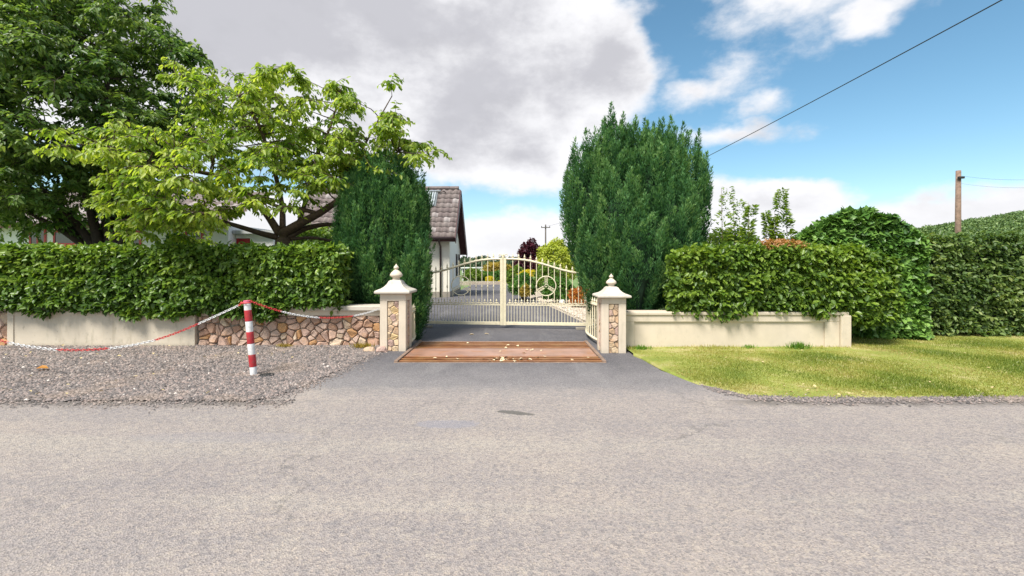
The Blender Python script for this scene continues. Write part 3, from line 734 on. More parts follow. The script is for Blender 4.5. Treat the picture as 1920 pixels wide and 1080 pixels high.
for q, lab in ((G(908,627), 'long pale yellow leaf lying on tarmac before the gate'), (G(880,628), 'small pale leaf lying on tarmac left of the yellow leaf')):
    me = leafmesh('fallen_leaf', np.array([[0,0,.012]]), np.array([[1,.1,.05]]), np.array([[0,0,1.]]), np.array([.11]), np.array([.06]), np.array([.5]), M['yellow' if 'yellow leaf' in lab[:20] else 'petal'])
    tag(link('fallen_leaf', me, None, (q.x, q.y, 0)), lab, 'leaf')
q = G(68, 697); tag(link('fallen_leaf', leafmesh('fallen_leaf', np.array([[0,0,.05]]), np.array([[1,.1,.1]]), np.array([[0,-.3,1.]]), np.array([.15]), np.array([.1]), np.array([.8]), M['orange']), None, (q.x, q.y, 0)), 'orange fallen leaf on the gravel at the far left', 'leaf')

# ------------------------------------------------------------------ gates
GYc = 10.6; GXc = -.27; GSL = -.10
tipz = [(0,1.62),(.3,1.615),(.61,1.575),(.99,1.475),(1.26,1.385),(1.58,1.305),(1.8,1.285),(2.0,1.275)]
uu = np.linspace(0, 2.0, 41); tzz = np.interp(uu, [a for a,_ in tipz], [b for _,b in tipz]); 
for _ in range(8): tzz[1:-1] = (tzz[:-2]+tzz[1:-1]*2+tzz[2:])/4
barr = .0095
spear = MB(); spear.lathe([(.004,.0),(.016,.006),(.016,.014),(.008,.022),(.010,.03),(.024,.046),(.014,.075),(.002,.115)], (0,0,0), 6)
spear.bar((-.03,0,.018),(.03,0,.018),.012,.014); spear = spear.mesh('spear_head', M['gate'], smooth=False)
fl = MB(); fl.lathe([(.005,0),(.012,.02),(.008,.045),(.016,.062),(.002,.10)], (0,0,0), 6)
for s in (-1,1): fl.tube([(0,0,.012),(s*.022,0,.03),(s*.034,0,.018),(s*.030,0,.004)], [.008,.009,.008,.006], 5)
fl.v = [(a*1.35, b*1.35, c*1.3) for a, b, c in fl.v]; fl = fl.mesh('fleuron', M['gate'])
collar = MB(); collar.lathe([(.0095,-.035),(.018,-.025),(.013,-.012),(.024,0),(.013,.012),(.018,.025),(.0095,.035)], (0,0,0), 7); collar = collar.mesh('collar', M['gate'], smooth=True)
lowbar = MB().box(-.006,.006,-.006,.006,0,.40).mesh('short_bar', M['gate'])
def leaf_gate(sg, label):
    W_ = lambda u, z, dy=0: Vector((GXc+sg*u, GYc+GSL*sg*u+dy, z))
    t = thing('metal_gate', label, 'gate', W_(2.02, 0), 'pair of ornate cream gates')
    U1 = 2.02
    mb = MB(); mb.tube([W_(u+.04, z) for u, z in zip(uu*.985, tzz)], .024, 8); mb.build('top_rail', M['gate'], t, smooth=True)
    mb = MB(); mb.bar(W_(.075, .545), W_(U1, .545), .022, .025); mb.build('middle_rail', M['gate'], t)
    mb = MB(); mb.bar(W_(.075, .115), W_(U1, .115), .05, .07); mb.build('bottom_rail', M['gate'], t, bevel=.004)
    mb = MB(); mb.bar(W_(.037, .07), W_(.037, 1.64), .068, .068); mb.build('meeting_stile', M['gate'], t, bevel=.006)
    mb = MB(); mb.bar(W_(U1, .04), W_(U1, 1.30), .07, .07); mb.build('hinge_stile', M['gate'], t, bevel=.006)
    zt = lambda u: float(np.interp(u, uu*.985+.04, tzz))
    rc = 1.0; rr = .225; zc = 1.5-41*10.55/F
    k = 0; u = .225-.0
    us = []
    while u < U1-.05: us.append(u); u += .1375
    for u in us:
        z1 = zt(u)
        segs = [(.555, z1)]
        if abs(u-rc) < rr-.02:
            hh = math.sqrt(rr*rr-(u-rc)**2); segs = [(.555, zc-hh), (zc+hh, z1)]
        for (a, b) in segs:
            if b-a < .02: continue
            MB().bar(W_(u, a), W_(u, b), .0155, .0155).build('bar', M['gate'], t)
        if abs(u-rc) > rr: link('collar', collar, t, W_(u, .97-.06*(u > 1.4)))
        link('spear_head', spear, t, W_(u, z1+.024))
    u = .12; n = 0
    while u < U1-.04:
        link('short_bar', lowbar, t, W_(u, .145)); u += .06875
    for i, u in enumerate(us+[us[-1]+.1375]):
        if u-.069 < U1-.05: link('fleuron', fl, t, W_(u-.069, .558))
    # ring with three armed scroll ornament
    mb = MB(); pts = [W_(rc+rr*math.cos(a), zc+rr*math.sin(a)) for a in np.linspace(0, 2*math.pi, 37)]
    mb.tube(pts, .012, 6, caps=False); ring = mb.build('ring', M['gate'], t, smooth=True)
    mb = MB()
    for a0 in (90, 210, 330):
        ca, sa = math.cos(R(a0)), math.sin(R(a0))
        Q = lambda rr_, s_: W_(rc+ca*rr_-sa*s_, zc+sa*rr_+ca*s_)
        for s_ in (-.034, .034): mb.bar(Q(.05, s_*.9), Q(.21, s_), .006, .010)
        for r0 in (.085, .135, .18):
            mb.tube([Q(r0+.022*math.cos(b), .022*math.sin(b)) for b in np.linspace(0, 6.283, 9)], .0055, 5, caps=False)
    mb.tube([W_(rc+(.05-.004*i)*math.cos(i*.7), zc+(.05-.004*i)*math.sin(i*.7)) for i in range(10)], .008, 5)
    mb.build('scroll_ornament', M['gate'], t)
    if sg < 0:
        mb = MB()
        for s in (-1, 1):
            pts = [Vector((GXc+s*.012, GYc, 1.65)), Vector((GXc+s*.03, GYc, 1.70)), Vector((GXc+s*.055, GYc, 1.735)), Vector((GXc+s*.085, GYc, 1.735)), Vector((GXc+s*.10, GYc, 1.71)), Vector((GXc+s*.085, GYc, 1.685)), Vector((GXc+s*.065, GYc, 1.695))]
            mb.tube(pts, [.014,.014,.013,.012,.011,.01,.008], 6)
        mb.lathe([(.03,1.642),(.035,1.66),(.018,1.68),(.03,1.70),(.02,1.73),(.004,1.76)], (GXc, GYc, 0), 8)
        mb.build('crest', M['gate'], t, smooth=True)
    mb = MB(); b0 = W_(U1-.1, 0, -.05)
    mb.bar(b0+Vector((-.1*sg-.15,0,.03)), b0+Vector((-.1*sg+.15,0,.03)), .12, .04); mb.bar(b0+Vector((-.1*sg-.15,-.09,.02)), b0+Vector((-.1*sg+.15,-.09,.02)), .02, .025)
    mb.build('motor_housing', M['plinth'], t, bevel=.004)
leaf_gate(-1, 'left leaf of the ornate cream double gate with spear heads, standing before house')
leaf_gate(1, 'right leaf of the ornate cream double gate, garden shrubs and gravel behind it')

def side_rail(pts, label, hb=1.05):
    t = thing('curved_railing', label, 'railing', (pts[-1][0], pts[-1][1], 0), 'curved railings between gate and pillars')
    P3 = [Vector((x, y, 0)) for x, y in pts]
    fine = []
    for i in range(len(P3)-1):
        for k in range(8): fine.append(P3[i].lerp(P3[i+1], k/8))
    fine.append(P3[-1])
    for _ in range(6): fine = [fine[0]]+[(fine[i-1]+fine[i]*2+fine[i+1])/4 for i in range(1, len(fine)-1)]+[fine[-1]]
    MB().tube([p+Vector((0,0,.10)) for p in fine], .024, 6).build('bottom_rail', M['gate'], t, smooth=True)
    MB().tube([p+Vector((0,0,hb)) for p in fine], .024, 6).build('top_rail', M['gate'], t, smooth=True)
    L = 0; last = 0
    for i in range(1, len(fine)):
        L += (fine[i]-fine[i-1]).length
        if L-last > .13:
            last = L; link('bar', BARM, t, fine[i]+Vector((0,0,.12))).scale = (1, 1, hb-.14); link('spear_head', spear, t, fine[i]+Vector((0,0,hb+.02)))
BARM = MB().box(-.01,.01,-.01,.01,0,1.0).mesh('bar', M['gate'])
side_rail([(1.80,10.35),(1.56,9.9),(1.46,9.2),(1.50,8.5),(1.60,8.05)], 'curved cream railing joining right pillar to the right gate leaf under cypress', .74)
side_rail([(-2.32,10.75),(-2.2,10.1),(-2.02,9.3),(-1.90,8.6),(-1.88,8.26)], 'curved cream railing half buried in the left cypress behind left pillar', .62)

# ------------------------------------------------------------------ striped post and chains
pb = G(476, 705); ptop = P(463, 563, 6.05)
post = thing('striped_post', 'leaning red and white striped post standing in the gravel', 'post', (pb.x, pb.y, 0))
ax = (ptop-pb)
ncut = [0,.085,.20,.315,.43,.545,.66,.785,.885,.955,1.0]
cuts = [(.0,.012,'black'),(.012,.125,'white'),(.125,.285,'red'),(.285,.43,'white'),(.43,.585,'red'),(.585,.725,'white'),(.725,.87,'red'),(.87,.955,'white'),(.955,1.0,'pink')]
for a, b, m in cuts:
    r_ = .043 if m != 'black' else .06
    nm = {'black': 'base_ring', 'white': 'white_band', 'red': 'red_band', 'pink': 'end_cap'}[m]
    rr_ = r_+(.0015 if m == 'red' else 0)
    MB().tube([pb+ax*a, pb+ax*(a+.004), pb+ax*(b-.004), pb+ax*b], [rr_*.985, rr_, rr_, rr_*.985], 18).build(nm, M[m], post, smooth=True)
MB().tube([ptop+ax.normalized()*-.02+Vector((-.075,0,-.0)), ptop+Vector((-.05,-.055,-.035)), ptop+Vector((.05,-.055,-.03)), ptop+Vector((.08,0,-.02))], .008, 6).build('chain_hook', M['chainred'], post, smooth=True)
def torus_link(mat):
    mb = MB(); n, m_ = 8, 3; vs = []; fs = []
    for i in range(n):
        a = 2*math.pi*i/n; cx, cz = .026*math.cos(a), .0145*math.sin(a)
        for k in range(m_):
            b = 2*math.pi*k/m_; rr_ = .0052
            vs.append((cx+rr_*math.cos(b)*math.cos(a), rr_*math.sin(b), cz+rr_*math.cos(b)*math.sin(a)))
    for i in range(n):
        for k in range(m_): fs.append((i*m_+k, ((i+1)%n)*m_+k, ((i+1)%n)*m_+(k+1)%m_, i*m_+(k+1)%m_))
    return mb.add(vs, fs).mesh('link', mat, smooth=True)
LR, LW = torus_link(M['chainred']), torus_link(M['chainwhite'])
def chain(pts, colfn, label):
    t = thing('plastic_chain', label, 'chain', pts[0], 'red and white plastic chains')
    cum = [0]
    for i in range(1, len(pts)): cum.append(cum[-1]+(pts[i]-pts[i-1]).length)
    s = 0; k = 0
    while s < cum[-1]:
        i = max(0, min(len(pts)-2, np.searchsorted(cum, s)-1)); f = (s-cum[i])/(cum[i+1]-cum[i])
        p = pts[i].lerp(pts[i+1], f); d = (pts[i+1]-pts[i]).normalized()
        o = link('link', LR if colfn(p, s/cum[-1]) else LW, t, p)
        q = d.to_track_quat('X', 'Z').to_matrix().to_4x4() @ Matrix.Rotation(R(90)*(k % 2)+.6, 4, 'X')
        o.matrix_basis = Matrix.Translation(o.location) @ q
        s += .0365; k += 1
# left chain, traced at the post's own distance
cp = [(458,566),(447,573),(410,590),(370,608),(330,625),(288,639),(245,648),(202,654),(150,657),(105,656),(60,651),(12,642),(-40,628),(-90,610),(-150,585)]
pts = [P(x, y, 6.02+.0*(460-x)) for x, y in cp]
fine = []
for i in range(len(pts)-1):
    for k in range(6): fine.append(pts[i].lerp(pts[i+1], k/6))
for _ in range(10): fine = [fine[0]]+[(fine[i-1]+fine[i]*2+fine[i+1])/4 for i in range(1, len(fine)-1)]+[fine[-1]]
def cfn(p, f):
    px = HX+F*p.x/p.y
    return px > 447 or 288 < px < 371 or 105 < px < 203 or px < 12
chain(fine, cfn, 'red and white plastic chain sagging left from the striped post over gravel')
# right chain to the pillar
a, b = P(470, 565, 6.05), Vector((-2.325, 7.95, .735))
fine = []
for i in range(40):
    t_ = i/39; p = a.lerp(b, t_); p.z -= .20*4*t_*(1-t_)*1.0; fine.append(p)
def cfn2(p, f):
    px = HX+F*p.x/p.y
    return px < 528 or 600 < px < 664
chain(fine, cfn2, 'red and white plastic chain strung from striped post to left pillar')
tag(link('dark_stone', MB().lathe([(.10,0),(.105,.02),(.09,.03),(.02,.033)], (0,0,0), 9).mesh('dark_stone', M['black']), None, G(500, 706)), 'small dark stone in gravel right of the striped post', 'cover')  # dark spot beside the post, meant as a stone

# ------------------------------------------------------------------ foliage builders
def snoise(P_, s, k=0):      # cheap smooth noise for arrays, about -1..1
    x, y, z = P_[:,0]*s, P_[:,1]*s, P_[:,2]*s
    return (np.sin(x*1.7+k+1.3*np.sin(y*1.1+z*.7+k))+np.sin(z*2.3+1.7*k+1.1*np.sin(x*1.3))+np.sin(y*1.9+z*1.5+2.1*k+np.sin(x*2.9+z*2.1)))/3
def hedge(name, label, cat, x0, x1, yf_, yb_, z0, z1, n, mat, L=.085, tmpl=LT, individual=0, bottom=None, topf=None, rough=.10, group=None, drape=.12, core=M['hedge_core'], skew=0):
    t = thing(name, label, cat, ((x0+x1)/2, (yf_+yb_)/2, 0), group)
    topf = topf or (lambda x: np.full(len(x), z1)); bottom = bottom or (lambda x: np.full(len(x), z0))
    nf = int(n*.68); nt_ = int(n*.26); ne = n-nf-nt_
    x = x0+RNG.random(nf)*(x1-x0); hz = RNG.random(nf)**1.0; zt = topf(x); zb = bottom(x)+.05*np.sin(x*3.1)+.035*np.sin(x*7.7+1); z = zb+hz*(zt-zb)
    p1 = np.stack([x, np.full(nf, yf_), z], 1); n1_ = np.array([[0,-1,.15]]).repeat(nf,0)
    rnd_top = np.clip((z-(zt-.15))/.15, 0, 1); p1[:,1] += rnd_top**2*.12
    x = x0+RNG.random(nt_)*(x1-x0); y = yf_+RNG.random(nt_)**1.3*(yb_-yf_)
    p2 = np.stack([x, y, topf(x)], 1); n2_ = np.array([[0,-.25,1.]]).repeat(nt_,0)
    e = RNG.random(ne); xx = np.where(RNG.random(ne) < .5, x0, x1); 
    p3 = np.stack([xx, yf_+e*(yb_-yf_), z0+RNG.random(ne)*(topf(xx)-.06-z0)], 1); n3_ = np.stack([np.where(xx == x0, -1., 1.), np.full(ne,-.2), np.full(ne,.1)], 1)
    for q_ in (p1, p2, p3): q_[:,0] += (q_[:,1]-yf_)*skew
    p = np.concatenate([p1,p2,p3]); nn = norm(np.concatenate([n1_,n2_,n3_])); N = len(p)
    disp = rough*(.6*snoise(p, 3.0, 1)+.6*snoise(p*np.array([1,1,1.8]), 7.0, 2)+.45*snoise(p*np.array([1,1,1.5]), 17.0, 4))
    hol = snoise(p*np.array([1.,1.,1.5]), 5.5, 11)+.8*snoise(p*np.array([1.,1.,1.4]), 12.0, 13)
    disp = disp-np.clip((-hol-.45)*.3, 0, .10)
    dep = RNG.random(N)**1.4*drape
    p = p+nn*(disp-dep)[:,None]+rv(N,.012)
    a = nn*.35+rv(N,.55)+np.array([0,0,-.30]); 
    nl = nn*.75+np.array([0,0,.75])+rv(N,.42)
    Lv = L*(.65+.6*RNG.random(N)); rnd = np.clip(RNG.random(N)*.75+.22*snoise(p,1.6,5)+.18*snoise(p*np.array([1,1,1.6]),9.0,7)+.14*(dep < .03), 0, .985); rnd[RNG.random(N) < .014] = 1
    Wv = Lv*(.62 if tmpl is LT else .95)
    rest = np.ones(N, bool)
    if individual:
        inview = (np.abs((p[:,0]*F/p[:,1])+5) < 955)*(dep < .03)*1.0
        rest = single_leaves(t, p, a, nl, Lv, Wv, rnd, mat, tmpl, individual, inview)
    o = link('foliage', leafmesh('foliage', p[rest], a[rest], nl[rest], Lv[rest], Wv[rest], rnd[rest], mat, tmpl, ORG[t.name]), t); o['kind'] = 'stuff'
    # dense twiggy inside
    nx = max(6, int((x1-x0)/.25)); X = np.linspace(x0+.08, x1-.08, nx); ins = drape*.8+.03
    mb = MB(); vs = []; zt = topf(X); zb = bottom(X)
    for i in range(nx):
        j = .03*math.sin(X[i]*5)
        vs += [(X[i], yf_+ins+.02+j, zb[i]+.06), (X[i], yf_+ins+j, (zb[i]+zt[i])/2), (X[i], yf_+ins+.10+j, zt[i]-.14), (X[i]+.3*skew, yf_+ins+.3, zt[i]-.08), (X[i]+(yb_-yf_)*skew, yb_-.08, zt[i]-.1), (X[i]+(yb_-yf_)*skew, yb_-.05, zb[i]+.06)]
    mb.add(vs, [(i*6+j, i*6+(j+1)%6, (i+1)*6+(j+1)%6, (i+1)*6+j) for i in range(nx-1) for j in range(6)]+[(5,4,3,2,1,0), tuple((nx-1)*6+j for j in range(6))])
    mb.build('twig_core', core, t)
    return t

LOBE = [.22, .55, .55]
def lobe_r(t):
    up = np.clip(t/LOBE[0], 0, 1)**LOBE[1]; k_ = LOBE[2]; dn = np.where(t > k_, np.sqrt(np.clip(1-((t-k_)/(1-k_))**2.0, 0, 1)), 1.0)
    return up*dn
def cypress(label, lobes, nplume, per, base, spires=()):
    t = thing('cypress_tree', label, 'tree', base, 'dark cypresses beside the gate')
    areas = np.array([l[5]*(l[3]-l[2])*(l[4]+l[5])/max(l[5],.01) for l in lobes]); areas = areas/areas.sum()
    PL = []; 
    for li, (cx, cy, z0, z1, rx, ry) in enumerate(lobes):
        k = int(nplume*areas[li]*1.5)
        tt = RNG.random(k)**.8; ang = RNG.random(k)*2*math.pi
        keepf = (np.sin(ang) < .55)         # the side towards the road gets most of the sprays
        keepf |= RNG.random(k) < .35
        tt, ang = tt[keepf], ang[keepf]
        r_ = lobe_r(tt)*(1+.08*np.sin(ang*5+tt*9+li))
        p = np.stack([cx+rx*r_*np.cos(ang), cy+ry*r_*np.sin(ang), z0+tt*(z1-z0)], 1)
        inside = np.zeros(len(p), bool)
        for lj, (c2x, c2y, a0, a1, r2x, r2y) in enumerate(lobes):
            if lj == li: continue
            t2 = (p[:,2]-a0)/(a1-a0); ok = (t2 > 0) & (t2 < 1); rr_ = lobe_r(np.clip(t2,0,1))*.86
            inside |= ok & (((p[:,0]-c2x)/r2x)**2+((p[:,1]-c2y)/r2y)**2 < rr_**2)
        nrm_ = np.stack([np.cos(ang)/rx, np.sin(ang)/ry, np.zeros(len(p))], 1)
        PL.append(np.concatenate([p, norm(nrm_), tt[:,None]], 1)[~inside])
    for (sx_, sy_, sd_) in spires:          # separate leaders standing out of the top
        e = P(sx_, sy_-8, sd_)
        for q in range(5): PL.append(np.array([[e.x+random.gauss(0,.035)*(q>0), e.y, e.z-.30-.17*q+.1, 0, -.3, .1, .99]]))
    PL = np.concatenate(PL); m_ = len(PL); nsp = 5*len(spires)
    ln = .38+.46*RNG.random(m_)**1.3; rad = .055+.06*RNG.random(m_)
    ln *= np.where(PL[:,6] > .85, 1.15, 1); 
    if nsp: rad[-nsp:] = .055; ln[-nsp:] = .5
    axis = norm(np.array([[0,0,1.]])+PL[:,3:6]*(.22+.15*RNG.random((m_,1)))*np.clip(1.3-PL[:,6:7],0,1)+rv(m_,.10))
    c = PL[:,:3]-axis*ln[:,None]*.35-PL[:,3:6]*.05
    idx = np.repeat(np.arange(m_), per); N = len(idx)
    s_ = RNG.random(N)**.85; ang = RNG.random(N)*2*math.pi
    ax_ = axis[idx]; u = norm(np.cross(ax_, np.array([[.3,1,.1]]))); v = np.cross(ax_, u)
    rr_ = rad[idx]*(np.sin(np.clip(s_*1.0+.08,0,1)*math.pi)**.7)*(.75+.3*RNG.random(N))
    radial = u*np.cos(ang)[:,None]+v*np.sin(ang)[:,None]
    p = c[idx]+ax_*(s_*ln[idx])[:,None]+radial*rr_[:,None]
    a = ax_*1.0+radial*.55+rv(N,.22); nl = radial+rv(N,.4)
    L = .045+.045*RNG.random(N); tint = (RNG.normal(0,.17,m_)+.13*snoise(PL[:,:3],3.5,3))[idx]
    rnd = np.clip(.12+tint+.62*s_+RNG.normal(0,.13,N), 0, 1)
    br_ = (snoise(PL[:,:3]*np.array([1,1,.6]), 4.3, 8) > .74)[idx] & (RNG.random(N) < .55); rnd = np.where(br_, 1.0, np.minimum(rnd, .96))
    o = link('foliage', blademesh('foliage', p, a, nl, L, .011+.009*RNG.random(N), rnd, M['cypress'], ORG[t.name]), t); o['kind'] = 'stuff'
    mb = MB()
    for (cx, cy, z0, z1, rx, ry) in lobes:
        n = 14; b = len(mb.v); zz = np.linspace(.03, .93, 12); rs = lobe_r(zz)
        for q, r_ in zip(zz, rs):
            for k in range(n):
                a_ = 2*math.pi*k/n; f_ = 1+.05*math.sin(5*a_+9*q)
                mb.v.append((cx+max(.03,rx*r_*f_-.20)*math.cos(a_), cy+max(.03,ry*r_*f_-.20)*math.sin(a_), z0+q*(z1-z0)))
        for i in range(len(zz)-1):
            for k in range(n): mb.f.append((b+i*n+k, b+i*n+(k+1)%n, b+(i+1)*n+(k+1)%n, b+(i+1)*n+k)); mb.mi.append(0)
        mb.f.append(tuple(b+k for k in reversed(range(n)))); mb.f.append(tuple(b+(len(zz)-1)*n+k for k in range(n))); mb.mi += [0,0]
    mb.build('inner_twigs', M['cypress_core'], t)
    tr = MB()
    for k in range(4):
        a_ = k*1.6; tr.tube([(base[0]+.08*math.cos(a_), base[1]+.08*math.sin(a_), -.06), (base[0]+.15*math.cos(a_), base[1]+.15*math.sin(a_), 1.0), (base[0]+.4*math.cos(a_), base[1]+.3*math.sin(a_), 2.0)], [.09,.07,.04], 7)
    tr.build('trunk', M['bark'], t, smooth=True)
    return t

def blob_shrub(name, label, cat, c, rx, ry, rz, n, mat, L=.09, group=None, tmpl=LT, stems=True, spiky=0, flat=0, kind=None, lump=.18):
    t = thing(name, label, cat, (c[0], c[1], 0), group)
    d = norm(rv(n)); d[:,2] = np.where(d[:,2] < -.55, -d[:,2], d[:,2])
    rr_ = (1-.35*RNG.random(n)**2)*(1+lump*snoise(d*2.2, 1.5, c[0])+lump*.6*snoise(d*4, 1.5, c[1]))
    p = np.array(c)+d*rr_[:,None]*np.array([rx,ry,rz]); p[:,2] = np.maximum(p[:,2], .02)
    a = d*.4+rv(n,.6)+np.array([0,0,spiky-.15]); nl = d+rv(n,.5)+np.array([0,0,.4])
    Lv = L*(.6+.7*RNG.random(n)); rnd = np.clip(RNG.random(n)*.8+.2*snoise(p,2.5,3)+.1, 0, 1)
    o = link('foliage', leafmesh('foliage', p, a, nl, Lv, Lv*.6, rnd, mat, tmpl, ORG[t.name]), t); o['kind'] = 'stuff'
    mb = MB()
    for k in range(5):
        a_ = k*1.256+c[0]; mb.tube([(c[0]+.03*math.cos(a_), c[1]+.03*math.sin(a_), -.06), (c[0]+rx*.3*math.cos(a_), c[1]+ry*.3*math.sin(a_), c[2]), (c[0]+rx*.6*math.cos(a_), c[1]+ry*.6*math.sin(a_), c[2]+rz*.5)], [max(.02,rx*.03), max(.015,rx*.02), .01], 5)
    mb.build('stem', M['twig'], t, smooth=True)
    return t

# ------------------------------------------------------------------ hedges
def bl(x): return np.interp(x, [-12,-9.1,-8.2,-7.2,-6.0,-5.4,-4.4,-3.9,-3.2], [.70,.72,.66,.63,.57,.60,.60,.72,.72])
hedge('beech_hedge', 'clipped green beech hedge growing over the low wall left of drive', 'hedge', -13.0, -3.16, 8.05, 9.15, .66, 1.80, 42000, M['beech'], .10, LT, 300, bottom=bl, rough=.10, drape=.17)
def br(x): return np.interp(x, [2.5,2.9,3.5,5.6,5.95,6.2,7.0], [.68,.60,.62,.64,.60,.42,.40])
hedge('beech_hedge', 'clipped beech hedge above the cream wall right of the drive, dry brown patch on top', 'hedge', 2.75, 6.75, 7.95, 9.0, .62, 1.80, 24000, M['beech_r'], .10, LT, 300, bottom=br,
      topf=lambda x: np.interp(x, [2.7,3.0,4.6,5.4,6.1,6.5,6.8], [1.66,1.77,1.80,1.79,1.74,1.62,1.45]), rough=.12, drape=.17, skew=.3)
def tivy(x): return np.interp(x, [5.4,5.7,6.0,6.4,6.8,7.3,7.65,7.9,8.15], [1.82,2.12,2.32,2.47,2.50,2.40,2.2,1.95,1.7])
def bivy(x): return np.interp(x, [5.3,5.85,5.95,6.15,6.3,7,8.6], [.75,.7,.45,.36,.18,.08,.08])
hedge('ivy_mound', 'domed mound of large leaved ivy swelling between the two hedges', 'ivy', 5.6, 7.95, 8.75, 10.6, .1, 2.6, 28000, M['ivy'], .115, IT, 300, bottom=bivy, topf=tivy, rough=.10, skew=.5)
def tmx(x): return np.interp(x, [7.3,7.7,8.4,9.6,10.6,11.5,13,16], [1.8,2.0,2.06,2.06,2.04,2.08,2.1,2.1])+.04*np.sin(x*4)
hedge('mixed_hedge', 'tall rough mixed hedge standing on the turf at the far right', 'hedge', 7.35, 16.0, 9.0, 10.7, .05, 2.2, 36000, M['mixed'], .085, LT, 300, bottom=lambda x: np.full(len(x), .12), topf=tmx, rough=.14)
hb = blob_shrub('bramble', 'orange brown dead patch lying on top of the right beech hedge', 'plant', (4.85, 8.25, 1.83), .42, .3, .10, 900, M['deadpatch'], .05)

# ------------------------------------------------------------------ cypresses
LOBE[:] = [.22, .55, .70]
cypress('dense dark cypress behind the left pillar, rounded top, shorter of the two',
  [(-2.72, 9.45, .05, 3.36, .86, .75), (-3.14, 9.35, .5, 3.0, .46, .55), (-2.30, 9.35, .3, 3.0, .44, .55), (-1.98, 9.0, .02, 1.75, .22, .38), (-2.92, 9.15, .55, 2.1, .58, .40), (-2.72, 9.35, 1.9, 3.36, .62, .5)],
  1250, 170, (-2.7, 9.6, 0))
LOBE[:] = [.45, .5, .72]
cypress('huge dark cypress with many upright spires behind the right pillar',
  [(2.45, 9.6, .2, 3.75, 1.10, .95), (1.50, 9.45, 1.15, 3.55, .45, .5), (1.98, 9.3, 1.0, 3.98, .44, .5), (2.48, 9.3, 1.0, 3.86, .5, .55), (2.98, 9.35, 1.0, 3.88, .5, .5), (3.45, 9.5, 1.0, 3.66, .52, .55),
   (1.62, 8.95, .38, 2.3, .34, .38), (2.35, 8.62, .45, 2.3, .50, .42), (2.95, 8.9, .6, 2.9, .55, .5), (2.0, 8.85, .6, 3.0, .42, .4), (2.7, 9.1, 1.4, 3.6, .6, .5)],
  2300, 160, (2.45, 9.8, 0), spires=[(1148, 212, 9.2), (1130, 245, 9.3), (1097, 262, 9.2), (1168, 232, 9.1), (1191, 236, 9.3), (1213, 240, 9.2), (1238, 244, 9.3), (1262, 238, 9.3), (1281, 250, 9.4), (1308, 262, 9.4), (1225, 262, 9.0), (1180, 258, 9.0), (1075, 300, 9.3), (1322, 305, 9.4), (1150, 235, 9.5)])

